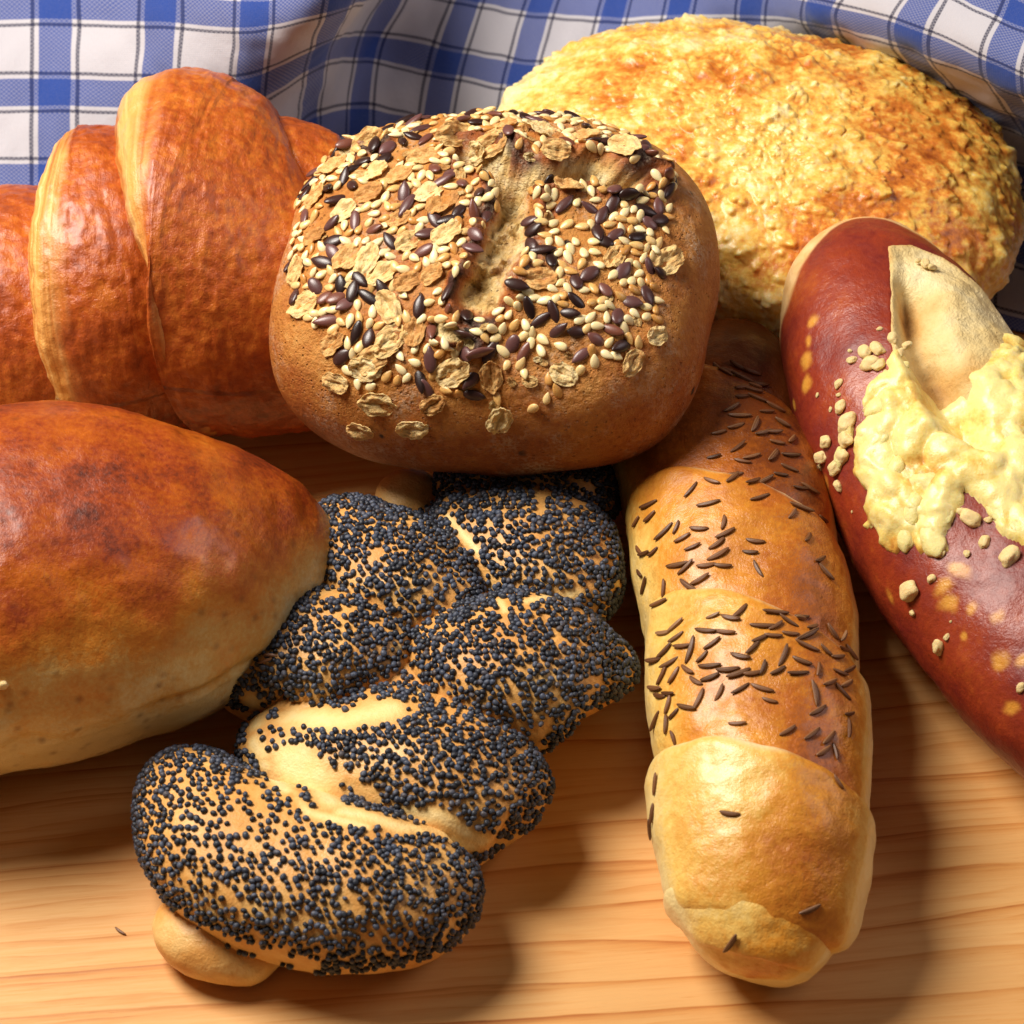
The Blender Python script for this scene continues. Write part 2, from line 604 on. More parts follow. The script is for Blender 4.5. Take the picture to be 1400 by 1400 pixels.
# lattice: columns follow the blue bands across, rows the bands up; each node is where the photo shows it, at a height
cols = {
    -3: [(-420, 420, .06), (-425, 362, .08), (-430, 250, .4), (-435, 135, 1.0), (-440, 15, 1.8), (-440, -110, 2.5), (-440, -230, 3.0)],
    -2: [(-250, 420, .06), (-255, 362, .08), (-260, 250, .5), (-265, 135, 1.2), (-268, 15, 2.0), (-270, -110, 2.7), (-270, -230, 3.1)],
    -1: [(-70, 425, .06), (-71, 364, .08), (-72, 246, .6), (-73, 130, 1.4), (-75, 10, 2.2), (-78, -112, 2.8), (-80, -230, 3.2)],
    0: [(78, 425, .06), (76, 364, .08), (74, 243, .6), (75, 127, 1.5), (77, 8, 2.3), (80, -112, 2.8), (80, -230, 3.2)],
    1: [(205, 425, .06), (208, 364, .08), (212, 246, .6), (217, 129, 2.2), (222, 12, 3.4), (228, -108, 4.0), (230, -230, 4.2)],
    2: [(318, 425, .06), (322, 366, .08), (328, 246, .7), (340, 122, 3.2), (350, 20, 5.0), (352, -95, 5.4), (355, -220, 5.4)],
    3: [(412, 420, .06), (416, 345, .10), (420, 185, .5), (436, 72, 3.6), (462, -2, 5.2), (470, -95, 5.6), (475, -215, 5.6)],
    4: [(498, 410, .06), (500, 300, .08), (490, 168, .2), (500, 64, .5), (545, -28, 1.6), (575, -110, 2.2), (590, -220, 2.6)],
    5: [(600, 410, .06), (598, 298, .08), (594, 186, .15), (612, 86, .30), (645, -14, .6), (680, -110, .8), (700, -220, 1.2)],
    6: [(705, 415, .06), (702, 304, .08), (698, 204, .15), (712, 104, .35), (740, 4, .4), (775, -100, .6), (800, -215, 1.0)],
    7: [(820, 415, .06), (815, 310, .06), (810, 210, .15), (815, 110, .35), (842, 10, .5), (872, -80, 1.0), (900, -200, 1.4)],
    8: [(940, 415, .06), (930, 310, .06), (925, 215, .12), (920, 110, .40), (930, 5, 1.3), (960, -100, 2.3), (990, -210, 2.9)],
    9: [(1070, 415, .06), (1060, 315, .06), (1050, 215, .10), (1035, 105, .5), (1030, 5, 2.0), (1070, -80, 3.2), (1100, -190, 3.6)],
    10: [(1200, 420, .06), (1200, 315, .06), (1190, 215, .3), (1160, 95, 1.6), (1120, 18, 3.4), (1180, -62, 4.5), (1230, -165, 4.8)],
    11: [(1330, 440, .06), (1335, 330, .06), (1330, 225, .5), (1290, 130, 2.6), (1245, 50, 4.6), (1285, -30, 5.4), (1340, -120, 5.6)],
    12: [(1460, 470, .06), (1465, 370, .06), (1470, 260, .6), (1420, 180, 3.0), (1370, 104, 5.2), (1395, 22, 5.9), (1440, -70, 6.0)],
    13: [(1590, 510, .06), (1600, 410, .06), (1600, 320, .7), (1550, 250, 3.2), (1500, 165, 5.4), (1520, 70, 6.0), (1560, -20, 6.1)],
    14: [(1720, 560, .06), (1730, 460, .06), (1730, 380, .8), (1680, 310, 3.2), (1630, 235, 5.4), (1650, 130, 5.9), (1680, 40, 6.0)],
}
keys = sorted(cols)
LAT = np.array([[at(*p) for p in cols[k]] for k in keys])
nu, nv = 520, 300
tu = np.linspace(0, 1, nu)
tv = np.linspace(0, 1, nv)
rows = np.stack([catmull(LAT[i], tv) for i in range(len(keys))])          # columns x nv x 3
CV = np.stack([catmull(rows[:, j], tu) for j in range(nv)], 1)
uu = keys[0] + tu * (keys[-1] - keys[0])
vv = -1 + tv * 6 - 1
UVA = np.stack([np.repeat(uu[:, None], nv, 1), np.repeat(vv[None, :], nu, 0), np.zeros((nu, nv))], -1)
N = grid_normals(CV, False)
if N[..., 2].mean() < 0:
    N = -N
CV = CV + N * (0.05 * noise(CV, 0.9, 3) + 0.03 * noise(CV * np.array([1, .5, 1]), 2.1, 5))[..., None]
CV[..., 2] = np.maximum(CV[..., 2], 0.05)
me = raw_mesh('checked_cloth', CV * U, grid_faces(nu, nv, False), {'weave': UVA.reshape(-1, 3)})
me.materials.append(cloth_mat())
o = bpy.data.objects.new('checked_cloth', me)
COL.objects.link(o)
md = o.modifiers.new('thickness', 'SOLIDIFY')
md.thickness = 0.04 * U
md.offset = -1
o['label'] = 'blue and white checked cotton cloth bunched in folds behind the breads'
o['category'] = 'cloth'


# ------------------------------------------------------------------ croissant
def croissant_mat():
    m = Mat('croissant_crust')
    st = m.attr('flow', 'Vector')           # x around the wrap, y along it
    bake = m.attr('bake')
    n1 = m.noise(0.9, 5, 0.6)
    streak = m.noise(1.0, 5, 0.65, m.vm('MULTIPLY', st, (0.9, 3.2, 1.0)))
    blis = m.noise(5.5, 4, 0.6)
    f = m.ma('ADD', bake, m.ma('MULTIPLY', m.ma('SUBTRACT', n1, 0.5), 0.7))
    f = m.ma('ADD', f, m.ma('MULTIPLY', m.ma('SUBTRACT', streak, 0.5), 0.45))
    f = m.ma('ADD', f, m.ma('MULTIPLY', m.ma('SUBTRACT', blis, 0.5), 0.8), clamp=True)
    col = m.ramp(f, [(0.0, '#e09a40'), (0.3, '#c97026'), (0.55, '#aa4e17'), (0.8, '#84340f'), (1.0, '#541d09')])
    e = m.attr('edge')
    lay = m.noise(1.0, 2, 0.6, m.vm('MULTIPLY', st, (0.25, 11.0, 1.0)))
    pale = m.ramp(lay, [(0.3, '#b86c28'), (0.48, '#e0a152'), (0.7, '#eec27a')])
    col = m.mix(e, col, pale)
    h = m.ma('ADD', m.ma('MULTIPLY', streak, 0.8), m.ma('MULTIPLY', m.noise(7.0, 5, 0.7), 0.7))
    h = m.ma('ADD', h, m.ma('MULTIPLY', m.ma('MULTIPLY', e, lay), 1.2))
    return m.done(col, m.mapr(n1, 0.3, 0.7, 0.28, 0.42), m.bump(h, 0.05), 0.45, 0.3, 0.3)


M_CROI = croissant_mat()
CR = Thing('croissant', 'golden brown glazed croissant with stepped wraps standing in front of the cloth', 'croissant', at(250, 560, 0))


def wrap(ctrl, cap, skewz, edge_w, seed, bake0, nu=260, nv=260, lip=0.08):
    L = loft(ctrl, nu, nv, cap, 2.15, 0.0, skewz)
    V, N, T, TH = L['V'], L['N'], L['T'], L['TH']
    length = np.linalg.norm(V[-1].mean(0) - V[0].mean(0))
    flow = np.stack([TH * 2.6, T * length, np.full_like(T, seed * 3.1)], -1)
    q = flow * np.array([0.7, 2.2, 1])
    d = 0.05 * fbm(q * np.array([0.7, 1.1, 1]), 0.9, 3, seed) + 0.10 * fbm(V, 0.5, 2, seed + 3) + 0.02 * noise(V, 2.6, seed + 9) + 0.02 * noise(V, 5, seed + 11) + 0.008 * noise(V, 11, seed + 13)
    wv = 0.25 * noise(np.stack([TH * 1.5, TH * 0, TH * 0 + seed], -1), 1.2, seed)
    a = T + 0.05 * wv
    if edge_w:
        e = sstep(0.0, 0.04, a) * (1 - sstep(edge_w * 0.62, edge_w * 0.98, a + 0.03 * fbm(q, 2, 2, seed)))
        ter = 0.05 * np.sin(a / edge_w * math.pi * 7 + 2 * wv) * (a < edge_w)
        d = d + ter * 0.25 - lip * (1 - sstep(0, edge_w * 1.2, a))
    else:
        e = np.zeros_like(T)
    V, F = finish(L, d)
    bake = bake0 + 0.25 * (0.3 - L['sz']) * 0.6 + 0.10 * L['sz'] ** 2
    CR.part('dough_wrap', V, F, M_CROI, {'bake': bake, 'edge': e, 'flow': flow.reshape(-1, 3)})
    return L


wrap([(-330, 560, 1.6, 1.3, 1.3, 1.5), (-200, 500, 1.9, 2.0, 2.0, 1.9), (-60, 455, 2.2, 2.4, 2.4, 2.2), (50, 438, 2.3, 2.5, 2.45, 2.3), (110, 434, 2.2, 2.2, 2.1, 2.2), (170, 430, 2.1, 1.8, 1.7, 2.0)],
     (0.2, 2, 0.12, 2), -0.02, 0, 1, 0.55)
wrap([(88, 396, 2.7, 2.75, 2.75, 2.7), (135, 396, 2.75, 2.98, 2.98, 2.75), (190, 392, 2.75, 2.95, 2.92, 2.75), (245, 390, 2.7, 2.6, 2.55, 2.6), (300, 385, 2.6, 2.3, 2.2, 2.4)],
     (0.16, 2.6, 0.12, 2), -0.08, 0.27, 2, 0.58)
wrap([(222, 352, 3.15, 3.25, 3.2, 2.9), (262, 347, 3.2, 3.45, 3.45, 2.95), (330, 362, 3.05, 3.3, 3.2, 2.8), (400, 378, 2.8, 3.0, 2.8, 2.55), (460, 385, 2.5, 2.5, 2.3, 2.3)],
     (0.30, 2.2, 0.2, 2), -0.28, 0.27, 3, 0.50)
wrap([(330, 352, 2.6, 2.5, 2.55, 2.6), (390, 352, 2.6, 2.6, 2.6, 2.6), (450, 362, 2.4, 2.3, 2.3, 2.4), (540, 372, 2.0, 1.7, 1.7, 2.0), (600, 376, 1.7, 1.0, 1.0, 1.6)],
     (0.12, 2.2, 0.2, 2), -0.03, 0, 4, 0.55)


# ------------------------------------------------------------------ smooth milk bun
M_BUN = crust_mat('bun_crust', [(0.0, '#d3bf8c'), (0.2, '#cb9f58'), (0.42, '#c67c2a'), (0.64, '#b25a16'), (0.84, '#8f380d'), (1.0, '#521b07')],
                  amp=0.42, scale=1.0, rough=0.36, coat=0.45, bump=0.02, fine=12, spots=(2.9, 0.36, '#5a2008', 0.55), speck=0.40)
BN = Thing('milk_bun', 'smooth shiny brown bun with pale creased base cut off by the left edge', 'bun', at(100, 900, 0))
L = loft([(447, 712, 1.9, .12, .12, .12), (418, 726, 1.95, 1.0, 1.0, 1.0), (350, 750, 2.1, 1.9, 1.88, 1.85), (225, 785, 2.3, 2.85, 2.8, 2.3), (80, 808, 2.4, 3.3, 3.2, 2.4),
          (-60, 835, 2.4, 3.35, 3.2, 2.4), (-220, 872, 2.3, 2.9, 2.8, 2.3), (-330, 900, 2.0, 1.5, 1.6, 1.9), (-360, 905, 2.0, .2, .2, .2)], 320, 300, (0.02, 2, 0.02, 2), 2.15)
V, N, TH, T = L['V'], L['N'], L['TH'], L['T']
ga = TH - (math.pi - 0.02 + 0.10 * noise(np.stack([T * 6, T * 0, T * 0], -1), 1, 5) + 0.05 * noise(np.stack([T * 22, T * 0, T * 0], -1), 1, 6))
R_ = np.linalg.norm(V - L['P'], axis=-1)
gd = ga * R_
groove = np.exp(-(gd / 0.13) ** 2) * sstep(0.02, 0.12, T) * (0.55 + 0.45 * noise(np.stack([T * 9, T * 0, T * 0], -1), 1, 8))
lower = sstep(-0.05, 0.3, gd) * (TH > 1.5) * (TH < 5.0)
d = 0.13 * fbm(V, 0.45, 3, 40) + 0.03 * fbm(V, 1.5, 3, 41) - 0.24 * groove * (0.7 + 0.5 * noise(V, 1.1, 47)) - 0.12 * lower + 0.05 * noise(V, 0.9, 48) * np.exp(-(gd / 0.8) ** 2)
pit, pid = worley(V, 2.6, 43)
d += np.where(pid > 0.6, 1, 0) * (0.035 * np.exp(-(pit / 0.2) ** 2) - 0.04 * np.exp(-(pit / 0.1) ** 2)) * sstep(0.1, 0.5, L['sz'])
dd = np.where(TH > math.pi / 2, math.pi - TH, TH)          # angle above the crease, front side positive upward
tipf = sstep(0.30, 0.03, T + 0.05 * fbm(V, 0.5, 3, 46))
bake = 0.11 + 0.70 * sstep(0.05, 1.15, dd + 0.2 * fbm(V, 0.5, 3, 44) - 0.75 * tipf) - 0.14 * lower
bake = np.where(TH < math.pi / 2, 0.15 + 0.62 * sstep(0.0, 0.9, TH), bake)
V, F = finish(L, d)
BN.part('crust', V, F, M_BUN, {'bake': bake})
bun_tree = bvh(V, F)


# ------------------------------------------------------------------ seeds and crumbs, one shape of each kind
def ellipsoid(n=6, fn=None):
    V, F = cube_sphere(n)
    return (fn(V) if fn else V), F


def teardrop(V, l, w, t):
    x = V[:, 0]
    k = (1 - 0.35 * (x + 1) / 2 - 0.25 * np.clip(x, 0, 1) ** 2)
    return np.stack([x * l, V[:, 1] * w * k * 1.15, V[:, 2] * t * k * 1.1], 1)


def lens_seed(V, l, w, t):
    x = V[:, 0]
    k = 1 - 0.4 * np.clip(x, 0, 1) ** 2.5
    return np.stack([x * l * (1 + 0.1 * np.clip(x, 0, 1) ** 4), V[:, 1] * w * k, V[:, 2] * t], 1)


def caraway(V, l, w):
    x = V[:, 0]
    k = np.sqrt(np.clip(1 - np.abs(x) ** 2.2, 0, 1)) / (np.sqrt(np.clip(1 - x * x, 0, 1)) + 1e-3)
    ang = np.arctan2(V[:, 2], V[:, 1])
    r = 1 + 0.10 * np.cos(ang * 5)
    return np.stack([x * l, V[:, 1] * w * k * r + 0.022 * (x * x), V[:, 2] * w * 0.85 * k * r], 1)


def flake(seed, l, w, t):
    V, F = cube_sphere(12)
    th = np.arctan2(V[:, 1], V[:, 0])
    rim = 1 + 0.10 * noise(np.stack([np.cos(th), np.sin(th), th * 0 + seed], -1), 2.2, seed) + 0.05 * noise(np.stack([np.cos(th), np.sin(th), th * 0 + seed], -1), 6, seed + 2)
    x, y = V[:, 0] * rim, V[:, 1] * rim
    rr = np.hypot(V[:, 0], V[:, 1])
    z = np.sign(V[:, 2]) * np.abs(V[:, 2]) ** 0.5
    warp = 0.05 * noise(np.stack([x, y, x * 0], -1), 1.2, seed + 4) + 0.03 * rr ** 3 + 0.025 * noise(np.stack([x, y * 2.5, x * 0], -1), 3.5, seed + 5)
    crease = -0.045 * np.exp(-((y - 0.12 * noise(np.stack([x, x * 0, x * 0 + seed], -1), 2, seed)) / 0.10) ** 2) * (np.abs(x) < 0.75) + 0.03 * np.exp(-((rr - 0.62) / 0.12) ** 2)
    return np.stack([x * l, y * w, z * t + warp + np.where(V[:, 2] > 0, crease, 0)], 1), F


def lump(seed, n=12, rough=0.35):
    V, F = cube_sphere(n)
    return V * (1 + 0.62 * rough * noise(V, 1.0, seed) + 0.03 * noise(V, 3.0, seed + 1))[:, None] * np.array([1.1, 0.8, 0.6]), F


B_SESAME = [ellipsoid(6, lambda V, k=k: teardrop(V, 0.125 * k, 0.076, 0.046)) for k in (1.0, 1.1, 0.92)]
B_LIN = [ellipsoid(6, lambda V, k=k: lens_seed(V, 0.215 * k, 0.108 / k, 0.055)) for k in (1.0, 1.12, 0.9)]
B_FLAKE = [flake(s, 0.31, 0.215, 0.022) for s in range(1, 6)]
B_CAR = [ellipsoid(8, lambda V, k=k: caraway(V, 0.20 * k, 0.043)) for k in (1.0, 1.15, 0.85)]
B_POP = [ellipsoid(4, lambda V, k=k: np.stack([V[:, 0] * 0.061, V[:, 1] * 0.051 * k, V[:, 2] * 0.048], 1) * (1 + 0.06 * noise(V, 2.6, 5))[:, None]) for k in (1.0, 0.9)]
B_LUMP = [lump(s) for s in range(1, 6)]


def seed_mat(name, stops, rough, coat=0.2, bump=0.004, scale=40, lines=False, sss=0.0):
    m = Mat(name)
    r = m.rnd()
    n = m.noise(scale, 3)
    if lines:
        x, y, z = m.sep()
        ln = m.mapr(m.ma('SINE', m.ma('MULTIPLY', m.ma('ARCTAN2', z, y), 5.0)), 0.55, 1.0)
        f = m.ma('ADD', m.ma('MULTIPLY', r, 0.55), m.ma('MULTIPLY', m.ma('SUBTRACT', n, 0.5), 0.4), clamp=True)
        col = m.mix(m.ma('MULTIPLY', ln, 0.55), m.ramp(f, stops), '#a57d57')
    else:
        f = m.ma('ADD', r, m.ma('MULTIPLY', m.ma('SUBTRACT', n, 0.5), 0.35), clamp=True)
        col = m.ramp(f, stops)
    return m.done(col, rough, m.bump(n, bump), 0.45, coat, 0.25, sss)


M_SES = seed_mat('sesame', [(0.0, '#f1dfae'), (0.55, '#ecd093'), (0.85, '#dcab62'), (1.0, '#c2843c')], 0.38, 0.25, sss=0.15)
M_LIN = seed_mat('linseed', [(0.0, '#24130f'), (0.45, '#40241f'), (0.8, '#684341'), (1.0, '#74402c')], 0.36, 0.25, 0.004)
M_CAR = seed_mat('caraway', [(0.0, '#4c2c14'), (0.5, '#734726'), (1.0, '#9a6c40')], 0.5, 0.05, 0.004, 30, True)
M_POP = seed_mat('poppy', [(0.0, '#191c24'), (0.5, '#2a2f3b'), (0.85, '#485062'), (1.0, '#4a403d')], 0.5, 0.05, 0.012, 28)


def flake_mat():
    m = Mat('oat_flake')
    r = m.rnd()
    n = m.noise(7, 5, 0.7)
    x, y, z = m.sep()
    n2 = m.noise(1.0, 4, 0.65, m.comb(m.ma('MULTIPLY', x, 5.0), m.ma('MULTIPLY', y, 16.0), z))
    f = m.ma('ADD', m.ma('MULTIPLY', r, 0.45), m.ma('MULTIPLY', n2, 0.5))
    f = m.ma('ADD', f, m.ma('MULTIPLY', m.ma('SUBTRACT', n, 0.5), 0.9), clamp=True)
    col = m.ramp(f, [(0.1, '#f3dcA8'), (0.4, '#e6c07e'), (0.65, '#c88f4e'), (1.0, '#8f5628')])
    h = m.ma('ADD', n2, n)
    return m.done(col, 0.6, m.bump(h, 0.05), 0.3, sss=0.1)


M_FLK = flake_mat()

# ------------------------------------------------------------------ seeded roll, resting on the braid, the croissant and the caraway roll
SR_C = at(677, 402, 4.3)
SR_R = np.array(Matrix.Rotation(math.radians(-4), 3, 'Y')) @ np.array(Matrix.Rotation(math.radians(9), 3, 'X')) @ np.array(Matrix.Rotation(math.radians(-8), 3, 'Z'))
SR = Thing('seeded_roll', 'wholegrain roll crusted with oat flakes, sesame and linseed, lying on top in the middle', 'bread roll', SR_C + np.array([0, 0, -2.3]))


def roll_surface(n, cracks=None):
    D, F = cube_sphere(n)
    a, b, c = 4.02, 3.5, 2.35
    pl = (np.abs(D[:, 0] / a) ** 2.9 + np.abs(D[:, 1] / b) ** 2.9) ** (2.35 / 2.9)
    r = (pl + np.abs(D[:, 2] / c) ** 2.35) ** (-1 / 2.35)
    r *= 1 + 0.035 * noise(D, 1.3, 61) + 0.012 * noise(D, 3.0, 62)
    V = D * r[:, None]
    prof = np.zeros(len(V))
    dsp = np.zeros(len(V))
    rim = np.zeros(len(V))
    if cracks:
        wob = 0.24 * fbm(V, 1.9, 4, 66)
        for line, w, dep in cracks:
            dd = seg_dist(V[:, :2], line) + wob
            top = sstep(0.2, 0.9, V[:, 2])
            p = (1 - sstep(w * 0.35, w, dd)) * top
            prof = np.maximum(prof, p)
            dsp -= dep * p * (0.8 + 0.5 * fbm(V, 1.7, 3, 67))
            rim = np.maximum(rim, np.exp(-((dd - w * 1.05) / 0.12) ** 2) * top)
        ly_ = np.interp(V[:, 0], cracks[0][0][:, 0], cracks[0][0][:, 1])
        inx = sstep(cracks[0][0][0, 0] - 0.5, cracks[0][0][0, 0] + 0.3, V[:, 0]) * (1 - sstep(cracks[0][0][-1, 0], cracks[0][0][-1, 0] + 0.6, V[:, 0]))
        sg = V[:, 1] - ly_ + wob
        dsp += inx * sstep(0.2, 0.9, V[:, 2]) * (0.30 * sstep(0.10, 0.30, sg) * np.exp(-np.clip(sg, 0, 9) / 0.9) - 0.10 * (1 - sstep(-0.1, 0.1, sg)) * np.exp(np.clip(sg, -9, 0) / 0.8))
        dsp += 0.16 * rim * (0.5 + 1.3 * noise(V, 2.3, 71)) + prof * 0.12 * fbm(V, 3.4, 4, 68)
        dsp += 0.07 * fbm(V, 1.5, 4, 69) * sstep(0.5, 1.6, V[:, 2])
    V = V + D * dsp[:, None]
    return V, F, prof, rim, D


V0, F0, *_ = roll_surface(50)
t0 = bvh(V0 @ SR_R.T + SR_C, F0)


def to_local(pts):
    out = []
    for px, py in pts:
        h, _ = cast(t0, px, py)
        if h is not None:
            out.append((h - SR_C) @ SR_R)
    return np.array(out)[:, :2]


cracks = [(to_local([(640, 205), (690, 232), (740, 240), (800, 232), (870, 246)]), 0.36, 0.62),
          (to_local([(700, 240), (706, 285), (692, 330), (668, 372), (656, 398)]), 0.48, 0.52),
          (to_local([(480, 205), (520, 196)]), 0.14, 0.2),
          (to_local([(600, 445), (640, 470)]), 0.12, 0.10)]
V, F, prof, rim, D = roll_surface(210, cracks)
side = sstep(-0.2, 1.6, V[:, 2])
bake = 0.50 + 0.20 * np.exp(-((V[:, 2] + 1.2) / 0.9) ** 2) + -0.16 * side + 0.75 * rim * (0.7 + 0.8 * noise(V, 1.4, 70))


def seeded_mat():
    m = Mat('wholegrain_crust')
    bake, cr = m.attr('bake'), m.attr('crumb')
    n1, n2 = m.noise(0.9, 5, 0.6), m.noise(9, 4, 0.65)
    f = m.ma('ADD', bake, m.ma('MULTIPLY', m.ma('SUBTRACT', n1, 0.5), 0.75))
    f = m.ma('ADD', f, m.ma('MULTIPLY', m.ma('SUBTRACT', n2, 0.5), 0.45), clamp=True)
    col = m.ramp(f, [(0.0, '#deae64'), (0.3, '#c6833a'), (0.55, '#a65a20'), (0.8, '#773a12'), (1.0, '#401c0a')])
    crumb = m.ramp(m.noise(2.6, 5, 0.65), [(0.3, '#a87238'), (0.45, '#dcb56e'), (0.65, '#f2dca4')])
    col = m.mix(m.mapr(cr, 0.25, 0.75), col, crumb)
    bran = m.ma('MULTIPLY', m.mapr(m.ma('ADD', m.vor(1.3), m.ma('MULTIPLY', m.noise(7, 3), 0.12)), 0.14, 0.20, 1, 0), m.mapr(m.noise(1.1, 1), 0.44, 0.5))
    col = m.mix(bran, col, '#2c1c12')
    flour = m.ma('MULTIPLY', m.mapr(m.noise(0.8, 4, 0.7), 0.46, 0.66), m.mapr(m.noise(14, 3, 0.7), 0.40, 0.60))
    col = m.mix(m.ma('MULTIPLY', flour, 0.5), col, '#d9c4a8')
    h = m.ma('ADD', m.noise(6, 6, 0.7), m.ma('MULTIPLY', m.noise(26, 3), 0.35))
    h = m.ma('ADD', h, m.ma('MULTIPLY', m.ma('MULTIPLY', cr, m.noise(5, 5, 0.7)), 2.0))
    h = m.ma('SUBTRACT', h, m.ma('MULTIPLY', m.mapr(m.vor(7.0), 0.06, 0.22, 1, 0), 0.6))
    return m.done(col, 0.5, m.bump(h, 0.08), 0.35, 0.06, 0.3)


VW = V @ SR_R.T + SR_C
SR.part('crust', VW, F, seeded_mat(), {'bake': bake, 'crumb': prof})
sr_tree = bvh(VW, F)
NW = mesh_normals(VW, F)

occupied = []


def free(p, r):
    for q, s in occupied:
        if (p - q) @ (p - q) < (r + s) ** 2:
            return False
    return True


flakes = []
FL = [(580, 159, 20), (389, 281, 70), (431, 270, 40), (512, 236, 20), (374, 349, 75), (430, 324, 5), (477, 352, 45), (502, 357, 60), (522, 376, 30), (591, 376, 25), (557, 386, 30), (417, 417, 0),
      (533, 421, 110), (567, 455, 80), (535, 463, 30), (509, 492, 20), (543, 241, 15), (504, 265, 10), (652, 209, 0), (604, 278, 50), (610, 320, 40), (504, 193, 20), (672, 197, 10), (586, 265, 30),
      (500, 505, 160), (460, 523, 140), (516, 552, 150), (591, 553, 20), (493, 588, 130), (564, 586, 160), (619, 509, 20), (671, 514, 100), (683, 574, 60), (529, 474, 35), (777, 254, 170),
      (912, 358, 50), (840, 352, 60), (735, 382, 10), (771, 512, 150), (864, 496, 70), (897, 460, 40), (741, 178, 5), (855, 200, 150), (690, 172, 0), (620, 184, 10), (800, 186, 170), (455, 228, 35),
      (405, 372, 60), (470, 290, 20), (560, 330, 30), (455, 470, 20), (545, 300, 15), (580, 215, 10), (760, 205, 0)]
for i, (px, py, ang) in enumerate(FL):
    h, nr = cast(sr_tree, px, py)
    if h is None:
        continue
    s = random.uniform(0.8, 1.15)
    nn = nr + 0.5 * (NW[np.argmin(((VW - h) ** 2).sum(1))])
    flakes.append((h + nr * 0.02, frame(nn, math.radians(ang), random.uniform(-.22, .22)), s, i % 5, nr))
    occupied.append((h, 0.2 * s))

up_l = V[:, 2]
rp = (np.abs(V[:, 0] / 4.02) ** 2.6 + np.abs(V[:, 1] / 3.5) ** 2.6) ** (1 / 2.6)
msk = (up_l > 0.4) & (prof < 0.12) & (rp + 0.10 * fbm(V, 0.7, 2, 75) < 0.90) & (V[:, 0] < 3.15)
cand = np.where(msk)[0]
rng.shuffle(cand)
dens = noise(V, 1.15, 77)
sesame, linseed = [], []
for idx in cand:
    p, nr = VW[idx], NW[idx]
    lx, ly = V[idx, 0], V[idx, 1]
    front = sstep(-1.2, -2.9, ly)
    keep = 1 - 0.72 * front
    if 0.2 < lx < 1.2 and ly < -0.5:
        keep *= 0.6
    if random.random() > keep * np.clip(0.55 + 1.3 * dens[idx], 0.02, 1):
        continue
    lin_ = random.random() < 0.40
    r = 0.112 if lin_ else 0.08
    if not free(p, r):
        continue
    occupied.append((p, r))
    ang = random.uniform(0, math.pi * 2)
    R = frame(nr, ang, random.uniform(-.45, .45))
    if lin_:
        linseed.append((p + nr * 0.022, R, random.uniform(.85, 1.12), random.randrange(3), nr))
    else:
        sesame.append((p + nr * 0.022, R, random.uniform(.88, 1.12), random.randrange(3), nr))
    if len(sesame) + len(linseed) > 620:
        break
for idx in rng.choice(cand, 150):            # broken bits of flake between the seeds
    if free(VW[idx], 0.04):
        occupied.append((VW[idx], 0.04))
        flakes.append((VW[idx] + NW[idx] * 0.02, frame(NW[idx], random.uniform(0, 6.28), random.uniform(-.4, .4)), random.uniform(0.25, 0.5), random.randrange(5), NW[idx]))
scatter(SR, 'oat_flake', 'oat_flakes', B_FLAKE, flakes, M_FLK)
scatter(SR, 'sesame_seed', 'sesame_seeds', B_SESAME, sesame, M_SES)
scatter(SR, 'linseed', 'linseeds', B_LIN, linseed, M_LIN)
print('flakes', len(flakes), 'sesame', len(sesame), 'linseed', len(linseed))


# ------------------------------------------------------------------ cheese roll at the back
CH_C = at(1026, 250, 1.95)
CH_R = np.array(Matrix.Rotation(math.radians(-17), 3, 'Z'))
CH = Thing('cheese_roll', 'large flat round roll covered in baked yellow cheese, behind the others by the cloth', 'bread roll', CH_C + np.array([0, 0, -1.9]))
D, F = cube_sphere(230)
a, b, c = 5.55, 4.08, 2.05
r = ((np.abs(D[:, 0] / a) ** 2.2 + np.abs(D[:, 1] / b) ** 2.2) ** (2.2 / 2.2) + np.abs(D[:, 2] / c) ** 2.2) ** (-1 / 2.2)
r *= 1 + 0.03 * noise(D, 1.4, 81)
V = D * r[:, None]
base = V - D * 0.12
base[:, 2] = np.maximum(base[:, 2], -1.9)
M_CHD = crust_mat('cheese_roll_dough', [(0, '#e8cd8d'), (0.5, '#d9ae62'), (1, '#b97c38')], 0.3, 0.8, 0.5, 0.05, 0.02)
q = D[F]
CH.part('dough', base @ CH_R.T + CH_C, F, M_CHD, {'bake': 0.35 + 0 * r})
wp = V + 0.08 * np.stack([noise(V, 1.3, 83), noise(V, 1.3, 84), noise(V, 1.3, 85)], -1)
f1, c1 = worley(wp, 1.15, 86)
f2, c2 = worley(wp * np.array([1.0, 1.4, 1.0]), 2.0, 87)
f3, c3 = worley(wp, 4.6, 88)
lumps = 0.14 * np.clip(1 - (f1 / 0.68) ** 2, 0, 1) ** 2 * (0.3 + c1) + 0.13 * np.clip(1 - (f2 / 0.62) ** 2, 0, 1) ** 2 * (0.1 + c2) + 0.075 * np.clip(1 - (f3 / 0.62) ** 2, 0, 1) ** 2 * (0.2 + c3)
f4, c4 = worley(wp, 9.5, 89)
rough = sstep(-0.1, 0.35, fbm(V, 0.6, 2, 90))
lumps += (0.008 + 0.022 * rough) * np.clip(1 - (f4 / 0.62) ** 2, 0, 1) ** 2 + 0.010 * fbm(V, 4, 3, 91)
edge = sstep(-0.75, -0.1, V[:, 2] + 0.35 * fbm(V, 0.9, 3, 92) + 0.3)
lumps *= 0.35 + 0.65 * sstep(-0.6, 0.9, V[:, 2])
d = -0.30 + edge * (0.22 + lumps)
VC = V + D * d[:, None]
VC[:, 2] = np.maximum(VC[:, 2], -1.88)


